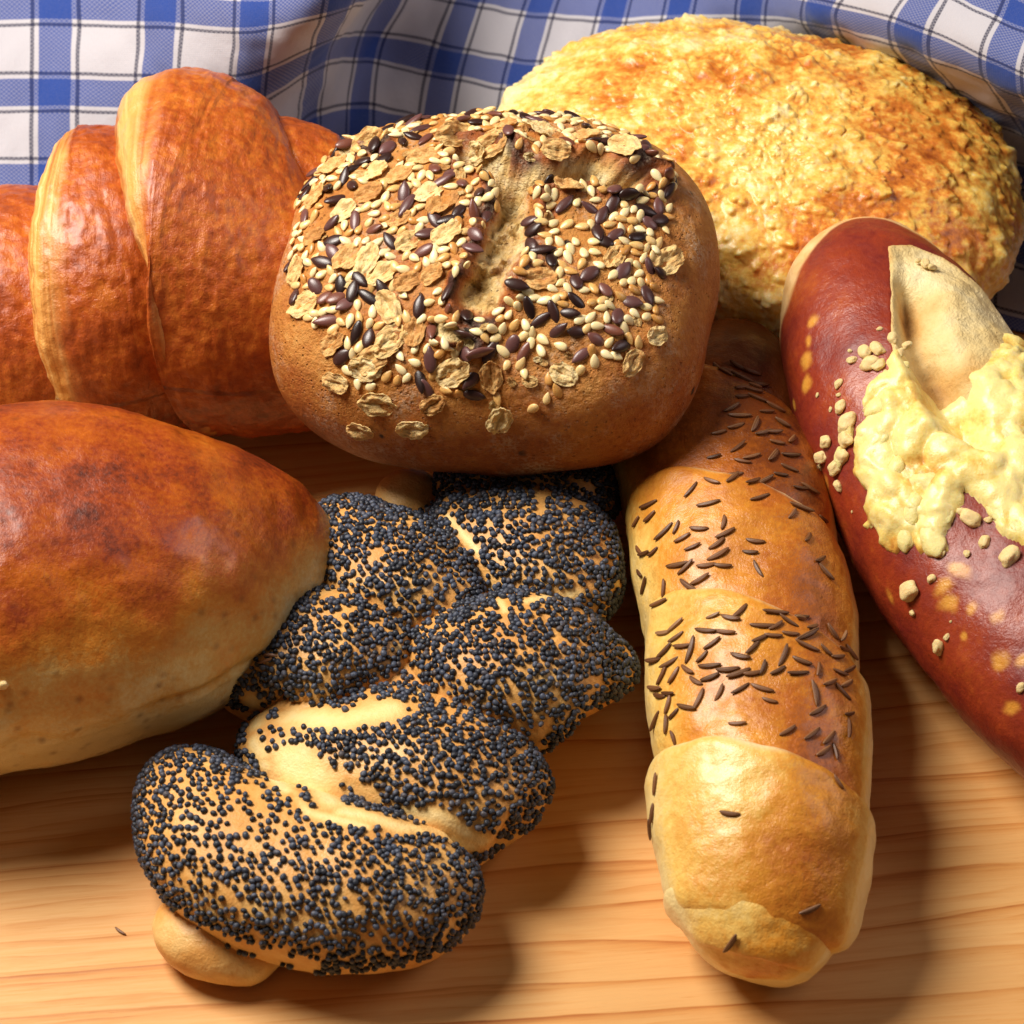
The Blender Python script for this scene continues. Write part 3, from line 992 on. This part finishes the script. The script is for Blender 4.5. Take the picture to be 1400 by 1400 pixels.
def cheese_mat(name, pale, yellow, orange, brown, glow=0.25):
    m = Mat(name)
    lum, bk = m.attr('lump'), m.attr('bake')
    n1 = m.noise(1.0, 5, 0.65)
    n2 = m.noise(6.0, 4, 0.65)
    f = m.ma('ADD', bk, m.ma('MULTIPLY', m.ma('SUBTRACT', n1, 0.5), 1.3))
    f = m.ma('ADD', f, m.ma('MULTIPLY', m.ma('SUBTRACT', n2, 0.5), 1.1))
    f = m.ma('SUBTRACT', f, m.ma('MULTIPLY', lum, 0.35), clamp=True)
    col = m.ramp(f, [(0.0, pale), (0.3, yellow), (0.62, orange), (1.0, brown)])
    h = m.ma('ADD', m.noise(7, 5, 0.7), m.ma('MULTIPLY', m.noise(24, 3), 0.4))
    return m.done(col, 0.34, m.bump(h, 0.018), 0.45, 0.25, 0.28, glow, (0.5, 0.3, 0.08))


M_CHE = cheese_mat('baked_cheese', '#f4dfa0', '#ecbf5a', '#d07a2a', '#8e4114')
bk = 0.38 + 0.14 * sstep(-3.5, 3.5, V[:, 0]) + 0.35 * fbm(V, 0.42, 3, 95) - 0.45 * (1 - sstep(-0.3, 1.2, V[:, 2]))
lm = np.clip(lumps / 0.28, 0, 1)
CH.part('cheese_crust', VC @ CH_R.T + CH_C, F, M_CHE, {'lump': lm, 'bake': bk})


# ------------------------------------------------------------------ poppy seed braid
M_BR = crust_mat('braid_dough', [(0.0, '#f4dea6'), (0.3, '#ebc680'), (0.6, '#d89c52'), (1.0, '#b06e32')], amp=0.3, scale=0.9, rough=0.46, coat=0.05, bump=0.03, fine=8, speck=0.24)
BR = Thing('poppy_seed_braid', 'plaited roll coated in blue black poppy seeds lying in the middle foreground', 'bread roll', at(540, 1020, 0))
LOBES = [  # photo x, y, height, half width, rise, drop
    [(598, 672, 1.3, .6, .5, .9), (660, 668, 1.6, 1.05, .9, 1.3), (730, 668, 1.7, 1.2, .95, 1.6), (790, 695, 1.5, 1.0, .8, 1.5), (818, 730, 1.2, .5, .5, 1.1)],
    [(608, 690, 1.7, .55, .45, 1.3), (665, 722, 1.9, 1.12, .85, 1.8), (735, 762, 1.85, 1.38, 1.0, 1.8), (795, 800, 1.65, 1.22, .9, 1.6), (838, 826, 1.3, .45, .4, 1.2)],
    [(505, 700, 1.5, .6, .5, 1.3), (492, 748, 1.75, 1.08, .9, 1.7), (538, 795, 1.85, 1.3, 1.05, 1.8), (608, 818, 1.8, 1.12, .85, 1.7), (678, 834, 1.6, .5, .4, 1.4)],
    [(545, 900, 1.7, .4, .35, 1.3), (610, 902, 1.8, 1.08, .8, 1.7), (690, 912, 1.85, 1.48, 1.05, 1.85), (755, 926, 1.65, 1.5, 1.05, 1.6), (800, 948, 1.35, 1.15, .85, 1.3), (816, 976, 1.1, .8, .6, 1.1)],
    [(350, 975, 1.2, .6, .5, 1.2), (365, 935, 1.4, 1.1, .85, 1.4), (425, 900, 1.65, 1.35, 1.0, 1.65), (500, 908, 1.75, 1.2, .9, 1.7), (568, 952, 1.6, .45, .4, 1.5)],
    [(338, 1000, 1.1, .55, .4, 1.1), (395, 1025, 1.3, .95, .6, 1.3), (460, 1035, 1.45, 1.22, .8, 1.45), (545, 1042, 1.5, 1.48, 1.0, 1.5), (640, 1075, 1.45, 1.4, 1.0, 1.4), (702, 1106, 1.2, 1.0, .8, 1.2), (726, 1126, 1.1, .4, .4, 1.0)],
    [(302, 1038, 1.3, .55, .45, 1.1), (275, 1095, 1.35, 1.08, .9, 1.35), (318, 1160, 1.4, 1.42, 1.1, 1.4), (415, 1198, 1.45, 1.5, 1.1, 1.45), (520, 1215, 1.4, 1.38, 1.05, 1.4), (608, 1207, 1.2, .98, .8, 1.2), (648, 1194, 1.1, .4, .4, 1.0)],
    [(380, 1140, .9, 1.0, .6, .9), (470, 1050, 1.15, 1.9, .8, 1.15), (560, 940, 1.3, 2.4, .85, 1.3), (640, 830, 1.3, 2.4, .85, 1.3), (690, 740, 1.15, 1.8, .8, 1.15), (710, 690, 1.0, 1.0, .6, 1.0)],
]
lobes = []
for i, ct in enumerate(LOBES):
    L = loft(ct, 170, 150, (0.12, 2, 0.20, 2), 2.15)
    V = L['V']
    d = 0.10 * fbm(V, 0.6, 3, 100 + i) + 0.02 * fbm(V, 2.4, 3, 120 + i)
    V, F = finish(L, d)
    L['bv'] = bvh(V, F)
    L['lo'], L['hi'] = V.reshape(-1, 3).min(0) - 0.06, V.reshape(-1, 3).max(0) + 0.06
    lobes.append(L)


def inside(p, skip, margin=0.0):
    for k, L in enumerate(lobes):
        if k == skip:
            continue
        if (p < L['lo']).any() or (p > L['hi']).any():
            continue
        co, nr, _, dist = L['bv'].find_nearest(Vector(p))
        dn = 1.0 if co is None else (Vector(p) - co).dot(nr)
        if dn < -0.7 * dist or dist < margin:
            return True
    return False


def first_hit(px, py):
    best = None
    for L in lobes:
        h, nr = cast(L['bv'], px, py)
        if h is not None and (best is None or (h - CAM) @ FWD < (best[0] - CAM) @ FWD):
            best = (h, nr)
    return best


def bare(pts, r):
    out = [first_hit(*p) for p in pts]
    return np.array([o[0] for o in out if o is not None]), r


BARE = [bare([(335, 990), (400, 980), (470, 985), (530, 970)], 0.36), bare([(345, 960), (350, 990)], 0.25), bare([(395, 1045), (430, 1075)], 0.55), bare([(360, 1045), (420, 1110), (500, 1130)], 0.14),
        bare([(470, 1110), (540, 1130), (640, 1160)], 0.22), bare([(560, 1110), (600, 1115), (660, 1150)], 0.18), bare([(345, 1015), (390, 1080)], 0.2), bare([(430, 1060), (450, 1095)], 0.35),
        bare([(612, 705), (650, 750), (690, 835)], 0.09), bare([(720, 822), (780, 812), (845, 798)], 0.12), bare([(545, 885), (575, 950)], 0.07),
        bare([(600, 842), (690, 836)], 0.05), bare([(570, 868), (660, 842)], 0.05), bare([(540, 670), (575, 680)], 0.35), bare([(740, 1020), (765, 1028)], 0.16), bare([(665, 1150), (690, 1150)], 0.13),
        bare([(250, 1250), (340, 1295), (420, 1318)], 0.22), bare([(470, 1060), (510, 1090)], 0.15), bare([(570, 750), (600, 790)], 0.05), bare([(340, 1075), (360, 1110)], 0.12)]
BARE = [b for b in BARE if len(b[0])]
for i, L in enumerate(lobes):
    V = L['V2']
    pale = np.zeros(V.shape[:2])
    for line, rr in BARE[:11]:
        pale = np.maximum(pale, 1 - sstep(0.0, rr * 1.2, seg_dist(V, line) if len(line) > 1 else np.linalg.norm(V - line[0], axis=-1)))
    bake = 0.50 + 0.12 * L['sz'] - 0.42 * pale + 0.1 * fbm(V, 0.8, 2, 140)
    BR.part('dough_strand', V, L['F2'], M_BR, {'bake': bake})
for nm, ct in (('tail_knob', [(228, 1232, .5, .3, .3, .5), (255, 1268, .55, .62, .5, .55), (300, 1294, .55, .66, .52, .55), (345, 1308, .45, .5, .4, .45), (385, 1312, .4, .2, .2, .4)]),
               ('dough_tip', [(512, 692, 1.35, .3, .2, 1.0), (550, 680, 1.6, .6, .4, 1.3), (600, 680, 1.65, .5, .3, 1.3)])):
    L = loft(ct, 70, 70, (0.25, 2, 0.25, 2), 2.1)
    V, F = finish(L, 0.05 * fbm(L['V'], 1.2, 3, 150))
    BR.part(nm, V, F, M_BR, {'bake': 0.52 + 0.1 * L['sz'] + 0.4 * fbm(L['V'], 1.2, 2, 151)})

pop = []
grid = {}


def spaced(p, r):
    k = tuple(np.floor(p / 0.2).astype(int))
    for dx in (-1, 0, 1):
        for dy in (-1, 0, 1):
            for dz in (-1, 0, 1):
                for q in grid.get((k[0] + dx, k[1] + dy, k[2] + dz), ()):
                    if (p - q) @ (p - q) < r * r:
                        return False
    grid.setdefault(k, []).append(p)
    return True


SPARSE = first_hit(330, 1110)[0]
for i, L in enumerate(lobes):
    V, Fq = L['V2'].reshape(-1, 3), L['F2']
    q = V[Fq]
    nn = np.cross(q[:, 2] - q[:, 0], q[:, 3] - q[:, 1])
    ar = np.linalg.norm(nn, axis=1) / 2
    nn = nn / (2 * ar[:, None] + 1e-12)
    pick = rng.choice(len(Fq), 11000, p=ar / ar.sum())
    w1, w2 = rng.random((2, len(pick)))
    P = (q[pick, 0] * (1 - w1)[:, None] + q[pick, 1] * w1[:, None]) * (1 - w2)[:, None] + (q[pick, 3] * (1 - w1)[:, None] + q[pick, 2] * w1[:, None]) * w2[:, None]
    den = 0.42 + 0.6 * noise(P, 1.25, 160) + 0.95 * noise(P, 3.2, 161)
    if i == 6:
        den = den + 0.2
    else:
        den = den + 0.22
    zlim = 0.38 + 0.25 * noise(P, 0.8, 162)
    for p, nr, de in zip(P, nn[pick], den):
        if p[2] < (0.55 if i == 6 else 0.25) or nr[2] < -0.25 or random.random() > de + 0.34:
            continue
        b = False
        for line, rr in BARE:
            dl = seg_dist(p[None], line)[0] if len(line) > 1 else np.linalg.norm(p - line[0])
            if dl < rr * random.uniform(0.7, 1.15):
                b = True
                break
        if b or not spaced(p, 0.074 + (0.038 * math.exp(-(np.linalg.norm(p - SPARSE) / 1.5) ** 2) if i == 6 else 0)) or inside(p, i, 0.05):
            continue
        s = random.uniform(0.75, 1.2)
        pop.append((p + nr * 0.028, frame(nr, random.uniform(0, 6.28), random.uniform(-.5, .5)), s, random.randrange(2), nr))
print('poppy seeds', len(pop))
scatter(BR, 'poppy_seed', 'poppy_seeds', B_POP, pop, M_POP)
it = []
for px, py, ang in ((365, 905, 10), (372, 897, 170)):
    h, nr = first_hit(px, py)
    it.append((h + nr * 0.1, frame(nr, math.radians(ang)), 0.7, 0, nr))
scatter(BR, 'caraway_seed', 'caraway_seeds', B_CAR, it, M_CAR)


# ------------------------------------------------------------------ caraway roll
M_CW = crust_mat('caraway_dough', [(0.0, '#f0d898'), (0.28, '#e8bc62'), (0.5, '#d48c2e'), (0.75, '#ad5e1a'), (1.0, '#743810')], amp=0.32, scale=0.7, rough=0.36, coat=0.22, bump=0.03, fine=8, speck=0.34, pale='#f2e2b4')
CW = Thing('caraway_roll', 'long coiled roll sprinkled with brown caraway seeds, pointing at the viewer', 'bread roll', at(1030, 1000, 0))
COILS = [  # from the near tip to the far end
    ([(1036, 1224, 1.45, 1.62, 1.28, 1.45), (1036, 1254, 1.35, 1.60, 1.22, 1.35), (1033, 1284, 1.2, 1.38, 1.08, 1.2), (1027, 1312, 1.0, 1.08, .9, 1.0), (1020, 1338, .85, .75, .68, .85)], (0.10, 2.6, 0.22, 2.4), 0.0, 0.05),
    ([(1038, 1085, 1.75, 1.88, 1.68, 1.75), (1039, 1145, 1.68, 1.97, 1.66, 1.68), (1038, 1200, 1.55, 1.86, 1.46, 1.55), (1035, 1250, 1.38, 1.66, 1.22, 1.38), (1034, 1296, 1.1, 1.3, .9, 1.1)], (0.10, 3.0, 0.2, 2), 0.15, 0.06),
    ([(1030, 890, 1.9, 1.88, 1.7, 1.9), (1034, 955, 1.85, 2.0, 1.75, 1.85), (1037, 1025, 1.8, 1.98, 1.62, 1.8), (1039, 1090, 1.75, 1.82, 1.5, 1.75), (1040, 1165, 1.6, 1.5, 1.0, 1.6)], (0.10, 3.0, 0.2, 2), 0.22, 0.06),
    ([(1003, 725, 2.0, 1.85, 1.65, 2.0), (1012, 785, 2.0, 1.97, 1.75, 2.0), (1022, 845, 1.95, 1.97, 1.64, 1.95), (1030, 900, 1.9, 1.84, 1.5, 1.9), (1036, 970, 1.8, 1.5, 1.0, 1.8)], (0.10, 3.0, 0.2, 2), 0.20, 0.06),
    ([(975, 560, 1.8, 1.5, 1.35, 1.8), (978, 625, 1.9, 1.95, 1.6, 1.9), (992, 690, 1.95, 1.95, 1.6, 1.95), (1006, 750, 1.95, 1.85, 1.5, 1.9), (1016, 820, 1.85, 1.5, 1.0, 1.8)], (0.15, 2.6, 0.2, 2), 0.12, 0.04),
    ([(1004, 470, 1.4, .75, .8, 1.3), (1004, 500, 1.6, 1.1, 1.0, 1.5), (998, 550, 1.75, 1.45, 1.25, 1.7), (990, 620, 1.8, 1.45, 1.2, 1.8)], (0.3, 2, 0.2, 2), 0.05, 0.0),
]
cw = []
for i, (ct, cap, skew, ed) in enumerate(COILS):
    ct = [(a_, b_, c_, w_ * 0.95, t_, d_) for a_, b_, c_, w_, t_, d_ in ct]
    L = loft(ct, 170, 220, cap, 2.2, -skew)
    V, T, TH = L['V'], L['T'], L['TH']
    d = 0.10 * fbm(V, 0.55, 3, 200 + i) + 0.03 * fbm(V, 1.8, 3, 210 + i)
    wv = 0.05 * noise(np.stack([TH * 1.7, TH * 0, TH * 0 + i], -1), 1.0, 220 + i)
    wv = wv * (0.3 if i == 0 else 1.0)
    e = np.zeros_like(T)
    if ed:
        a = T + wv
        d = d + (0.03 if i == 0 else 0.065) * np.exp(-((a - 0.10) / 0.07) ** 2)
        e = sstep(0.0, 0.03, a) * (1 - sstep(ed * 0.5, ed * 1.4, a)) * 0.85
    V, F = finish(L, d)
    L['bv'] = bvh(V, F)
    left = -L['sx']
    # crown of each coil browned, flanks and the tip pale
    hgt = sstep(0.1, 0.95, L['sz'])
    bake = 0.16 + 0.26 * hgt + 0.40 * sstep(at(1010, 860, 2)[1], at(1010, 560, 2)[1], V[..., 1]) - (0.24 if i == 0 else 0.12 if i == 1 else 0.0) + 0.14 * sstep(0.1, 0.6, T) * hgt + 0.26 * sstep(-0.35, 0.45, left) * hgt - 0.1 * (left > 0.9)  # browner far end also paints the seeded roll's shadow; lamp side painted paler
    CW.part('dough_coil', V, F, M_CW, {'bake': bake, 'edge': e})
    cw.append(L)
lobes = cw                                  # first_hit now looks at the caraway roll
zones = [  # photo polygon, number of seeds
    ([(870, 700), (950, 650), (1060, 600), (1100, 640), (1140, 740), (1160, 800), (1010, 790), (890, 830), (865, 760)], 48),
    ([(960, 590), (1050, 520), (1080, 590), (1090, 620), (980, 640)], 16),
    ([(985, 490), (1040, 490), (1060, 540), (1000, 560)], 10),
    ([(905, 860), (980, 830), (1070, 830), (1120, 880), (1140, 910), (1050, 960), (940, 975), (900, 960)], 46),
    ([(1090, 830), (1165, 870), (1178, 960), (1120, 940)], 14),
    ([(893, 900), (925, 880), (925, 1010), (893, 1010)], 8),
    ([(1060, 950), (1165, 960), (1170, 1080), (1080, 1010)], 6),
]
it, taken = [], []


def add_car(px, py, ang=None):
    hn = first_hit(px, py)
    if hn is None:
        return
    h, nr = hn
    if any((h - q) @ (h - q) < 0.20 ** 2 for q in taken):
        return
    taken.append(h)
    a_ = math.radians(ang) if ang is not None else random.gauss(0.25, 0.6)
    it.append((h + nr * 0.026, frame(nr, a_, random.uniform(-.1, .1)), random.uniform(.8, 1.12), random.randrange(3), nr))


for px, py, ang in ((998, 1113, -15), (1000, 1290, 35), (1107, 1244, 30), (1145, 1070, -50), (1155, 1080, -60), (1142, 1028, 100), (1160, 996, 80), (1115, 948, 100), (897, 1072, 70), (893, 1113, 60), (1008, 990, -5),
                    (912, 990, 80), (942, 1295, -60), (890, 1135, 45), (893, 1178, -60)):
    add_car(px, py, ang)
for poly, cnt in zones:
    poly = np.array(poly, float)
    lo, hi = poly.min(0), poly.max(0)
    k = 0
    for _ in range(2000):
        p = lo + rng.random(2) * (hi - lo)
        if poly_sd(p[None], poly)[0] > 0:
            n0 = len(it)
            add_car(*p)
            k += len(it) - n0
            if k >= cnt:
                break
for L in cw[1:5]:                           # the flank away from the viewer has a few too
    V = L['V2'].reshape(-1, 3)
    N = mesh_normals(V, L['F2'])
    for idx in rng.choice(len(V), 60):
        if N[idx, 1] > 0.3 and N[idx, 2] > 0.2 and random.random() < 0.2:
            it.append((V[idx] + N[idx] * 0.045, frame(N[idx], random.uniform(0, 6)), 1.0, 0, N[idx]))
scatter(CW, 'caraway_seed', 'caraway_seeds', B_CAR, it, M_CAR)
print('caraway', len(it))


# ------------------------------------------------------------------ lye roll topped with cheese
def lye_mat():
    m = Mat('lye_crust')
    bake, sp = m.attr('bake'), m.attr('spot')
    n1, n2 = m.noise(0.8, 5, 0.6), m.noise(8, 4, 0.6)
    f = m.ma('ADD', m.ma('MULTIPLY', n1, 1.1), m.ma('MULTIPLY', m.ma('SUBTRACT', n2, 0.5), 0.4))
    f = m.ma('SUBTRACT', f, 0.1, clamp=True)
    col = m.ramp(f, [(0.1, '#b0561f'), (0.35, '#93361a'), (0.6, '#782318'), (0.95, '#4f150f')])
    sp = m.mapr(m.ma('ADD', sp, m.ma('MULTIPLY', m.ma('SUBTRACT', m.noise(3.5, 4, 0.65), 0.5), 0.8)), 0.25, 0.95)
    col = m.mix(m.ma('MULTIPLY', sp, 0.85), col, m.mix(m.noise(5, 3), '#c8781c', '#e6b04a'))
    pale = m.ramp(m.noise(3, 4), [(0.3, '#d9a868'), (0.7, '#ecc890')])
    col = m.mix(m.mapr(bake, 0.42, 0.58), pale, col)
    h = m.ma('ADD', m.noise(9, 4, 0.65), m.ma('MULTIPLY', m.noise(30, 2), 0.3))
    return m.done(col, m.mapr(n1, 0.3, 0.7, 0.32, 0.46), m.bump(h, 0.02), 0.45, 0.2, 0.35)


LY = Thing('lye_roll', 'glossy red brown pretzel stick topped with melted cheese, leaning on the cheese roll at right', 'bread roll', at(1300, 900, 0))
CT = [(1150, 318, 3.3, .3, .3, .3), (1166, 355, 3.2, 1.25, 1.1, 1.2), (1195, 430, 3.05, 1.85, 1.6, 1.75), (1250, 545, 2.85, 2.25, 1.85, 2.0), (1325, 670, 2.6, 2.5, 1.95, 2.1), (1415, 800, 2.4, 2.5, 1.95, 2.1), (1510, 930, 2.3, 2.3, 1.8, 2.0), (1590, 1040, 2.2, 1.6, 1.3, 1.6), (1620, 1080, 2.1, .3, .3, .3)]
L = loft(CT, 420, 360, (0.03, 2, 0.03, 2), 2.15, flat=0.3)
V, N = L['V'], L['N']
d0 = 0.10 * fbm(V, 0.45, 3, 300) + 0.015 * fbm(V, 2.5, 3, 301)
V, F = finish(L, d0)
ly_tree = bvh(V, F)
AX = catmull(np.array([at(*r[:3]) for r in CT]), np.array([0.2, 0.7]))
ex = AX[1] - AX[0]
ex /= np.linalg.norm(ex)
eyy = np.cross([0, 0, 1.0], ex)
eyy /= np.linalg.norm(eyy)
ez = np.cross(ex, eyy)


def flat2(P):                               # along and across the roll, seen from straight above it
    q = np.asarray(P) - AX[0]
    return np.stack([q @ ex, q @ eyy], -1)


def outline(pts):
    out = []
    for p in pts:
        h, _ = cast(ly_tree, *p)
        if h is None:
            h = at(p[0], p[1], 4.2)
        out.append(flat2(h))
    return np.array(out)


UPS = (N @ ez) > -0.15
P2 = flat2(V)
split = outline([(1213, 336), (1216, 400), (1215, 470), (1224, 500), (1270, 600), (1360, 640), (1460, 600), (1440, 452), (1345, 386), (1290, 352), (1245, 334)])
sd = poly_sd(P2, split) + 0.05 * fbm(V, 2.0, 3, 303)
sd = np.where(UPS, sd, -1)
valley = outline([(1240, 400), (1262, 470), (1300, 540), (1330, 600)])
vd = seg_dist(P2, valley)
d = d0 - 0.14 * sstep(0.0, 0.3, sd) - 0.55 * np.exp(-(vd / 0.42) ** 2) * sstep(0, 0.35, sd) + 0.10 * fbm(V, 1.2, 3, 304) * sstep(0, 0.2, sd)
V1, F = finish(L, d)
spots = np.zeros(V.shape[:2])
for px, py, r in ((1108, 440, .16), (1102, 470, .12), (1100, 498, .2), (1104, 525, .15), (1085, 555, .12), (1288, 805, .16), (1295, 830, .18), (1330, 828, .13), (1362, 840, .13), (1367, 898, .18), (1382, 966, .16),
                  (1166, 770, .12), (1130, 660, .12), (1215, 815, .1), (1320, 870, .1), (1394, 905, .14), (1310, 780, .2)):
    h, _ = cast(ly_tree, px, py)
    if h is not None:
        spots = np.maximum(spots, np.exp(-(np.linalg.norm(V + 0.1 * np.stack([noise(V, 2, 310), noise(V, 2, 311), noise(V, 2, 312)], -1) - h, axis=-1) / (r * 1.15)) ** 2))
# the lye did not reach the underside and the far end
tipl = outline([(1056, 450), (1072, 400), (1118, 352), (1150, 322), (1166, 306), (1190, 312), (1222, 338), (1260, 372)])
tv_ = L['T'] - 0.115 - 0.15 * np.abs(L['sx']) ** 1.6 - 0.012 * noise(np.stack([L['TH'] * 2, L['TH'] * 0, L['TH'] * 0], -1), 1.3, 315) + 0.03 * np.clip(L['sz'] + 0.2, -1, 1)
bake = np.minimum(0.5 + 8 * tv_, 0.5 + 3 * (L['sz'] + 0.62 + 0.15 * fbm(V, 0.7, 3, 316)))
LY.part('crust', V1, F, lye_mat(), {'bake': bake, 'spot': spots})
dc = np.where(sd > -0.12, d + 0.02 + 0.06 * sstep(0, 0.25, sd) - 0.09 * (1 - sstep(-0.02, 0.05, sd)), d - 0.2)
VS, F = finish(L, dc)
ii = (sd > -0.12).reshape(-1)
Fk = F[ii[F].all(1)]
M_CRUMB = crust_mat('split_crumb', [(0, '#ecdcae'), (0.4, '#e0c588'), (0.75, '#c99c58'), (1, '#9a6a38')], 0.4, 1.3, 0.6, 0.0, 0.06, 6)


def compact(Vg, Fk, arrs):
    Vf = Vg.reshape(-1, 3)
    use = np.unique(Fk)
    mp = -np.ones(len(Vf), int)
    mp[use] = np.arange(len(use))
    return Vf[use], mp[Fk], {k: np.asarray(v).reshape(-1)[use] for k, v in arrs.items()}


v_, f_, a_ = compact(VS, Fk, {'bake': 0.30 + 0.30 * np.exp(-(vd / 0.25) ** 2) + 0.5 * fbm(V, 0.9, 3, 330) + 0.3 * (1 - sstep(0.0, 0.14, sd))})  # crumb darkened along the valley as painted shade, edge browned
LY.part('split_crumb', v_, f_, M_CRUMB, a_)

M_TOP = cheese_mat('melted_cheese', '#f2de92', '#eccd70', '#dba046', '#a05a22', 0.25)
chp = outline([(1236, 468), (1196, 530), (1180, 590), (1168, 650), (1186, 700), (1206, 744), (1232, 756), (1250, 740), (1268, 758), (1290, 752), (1302, 720), (1318, 672), (1345, 690), (1372, 730), (1420, 760), (1500, 740),
               (1540, 640), (1490, 500), (1425, 436), (1388, 432), (1352, 482), (1318, 520), (1282, 528), (1256, 492)])
wv = 0.20 * fbm(V, 1.9, 3, 320)
cs = np.where(UPS, poly_sd(P2 + wv[..., None] * 0.9, chp), -1)
wp = V + 0.15 * np.stack([noise(V, 1.3, 321), noise(V, 1.3, 322), noise(V, 1.3, 323)], -1)
f1, c1 = worley(wp, 1.25, 324)
f2, c2 = worley(wp, 2.6, 325)
tk = 0.05 + 0.17 * np.sqrt(np.clip(1 - (f1 / 0.75) ** 2, 0, 1)) * (0.3 + c1) + 0.09 * np.sqrt(np.clip(1 - (f2 / 0.65) ** 2, 0, 1)) * (0.3 + c2) + 0.03 * fbm(V, 3.2, 3, 326)
rise = np.sqrt(np.clip(sstep(0.0, 0.32, cs), 0, 1))
dch = np.where(cs > 0, d + 0.02 + tk * (0.25 + 0.75 * rise) * np.clip(cs / 0.05, 0, 1) ** 0.5, d - 0.06)
dch = np.where(cs < -0.15, d - 0.2, dch)
VK, F = finish(L, dch)
ii = (cs > -0.1).reshape(-1)
Fk = F[ii[F].all(1)]
v_, f_, a_ = compact(VK, Fk, {'lump': np.clip(tk / 0.3, 0, 1), 'bake': 0.30 + 0.75 * fbm(V, 0.9, 3, 327) + 0.22 * (1 - np.clip(tk / 0.2, 0, 1)) + 0.1 * (1 - rise)})
LY.part('melted_cheese', v_, f_, M_TOP, a_)

M_CRB = crust_mat('cheese_crumb', [(0, '#f0d394'), (0.5, '#e6b970'), (1, '#c98e48')], 0.3, 2.5, 0.45, 0.1, 0.02, 9, sss=0.2)
crs = [(1183, 482, .17), (1200, 478, .15), (1190, 498, .19), (1202, 500, .14), (1165, 493, .10), (1212, 510, .07), (1162, 480, .05), (1147, 525, .10), (1147, 540, .05), (1150, 556, .14), (1160, 578, .22), (1158, 600, .20), (1153, 625, .18),
       (1130, 604, .16), (1124, 625, .15), (1122, 640, .08), (1143, 640, .18), (1112, 640, .06), (1147, 664, .12), (1178, 585, .10), (1176, 600, .12), (1185, 560, .08), (1136, 560, .05), (1118, 540, .05), (1245, 808, .22), (1274, 791, .09),
       (1248, 838, .08), (1284, 884, .15), (1295, 871, .07), (1380, 762, .2), (1346, 742, .12), (1328, 710, .19), (1315, 700, .1), (1352, 711, .08), (1322, 757, .08), (1288, 757, .08), (1396, 940, .1), (1203, 450, .06),
       (1265, 362, .12), (1274, 366, .1), (1255, 357, .07), (1363, 424, .07), (1381, 425, .09), (1394, 437, .12), (1220, 463, .12), (1228, 486, .13), (1240, 473, .1), (1310, 437, .03), (1200, 530, .12), (1225, 520, .14), (1190, 545, .1),
       (1130, 690, .03), (1165, 700, .03), (1075, 560, .03), (1300, 850, .03)]
items = []
for px, py, r in crs:
    h, nr = cast(ly_tree, px, py)
    if h is None:
        continue
    items.append((h + nr * r * 0.2, frame(nr, random.uniform(0, 6.28), random.uniform(-.3, .3)), r * 0.92, random.randrange(5), nr))
shreds = []
for px, py, r, an in ((1206, 556, .30, 30), (1215, 590, .32, 60), (1196, 640, .26, 80), (1222, 650, .3, 50), (1250, 700, .3, 70), (1216, 712, .26, 75), (1240, 735, .24, 80),
                      (1276, 738, .32, 100), (1288, 700, .26, 110), (1345, 660, .3, 120), (1380, 660, .34, 110),
                      (1265, 660, .3, 150), (1235, 610, .28, 100), (1366, 700, .28, 120), (1392, 720, .28, 120), (1160, 592, .2, 60), (1150, 625, .18, 80),
                      (1228, 505, .2, 20)):
    h, nr = cast(ly_tree, px, py)
    if h is not None:
        shreds.append((h - nr * 0.02 + (0.05 * nr if py > 505 else 0), frame(nr, math.radians(an), random.uniform(-.15, .15)), r * 0.95, random.randrange(5), nr))
scatter(LY, 'cheese_shred', 'cheese_shreds', [(lv * np.array([1.05, 0.85, 0.75]), lf) for lv, lf in (lump(s_, 10, 0.3) for s_ in range(21, 26))], shreds, M_TOP)
scatter(LY, 'cheese_crumb', 'cheese_crumbs', B_LUMP, items, M_CRB)


# ------------------------------------------------------------------ loose bits
def loose(name, label, cat, base, mat, p, R, s):
    V, F = base
    me = raw_mesh(name, V * U, F)
    me.materials.append(mat)
    o = bpy.data.objects.new(name, me)
    COL.objects.link(o)
    M = Matrix((R * s).tolist()).to_4x4()
    M.translation = Vector(p * U)
    o.matrix_world = M
    o['label'] = label
    o['category'] = cat


loose('wood_splinter', 'tiny dark fibre lying on the bare wood at lower left', 'splinter', B_CAR[1], M_CAR, at(164, 1273, 0.03), frame(np.array([0, 0, 1.0]), math.radians(-38)), 0.55)
h, nr = cast(bun_tree, 3, 936)
loose('cheese_crumb', 'pale yellow crumb stuck to the smooth bun at the left edge', 'crumb', B_LUMP[1], M_CRB, h + nr * 0.03, frame(nr, 0.3), 0.09)
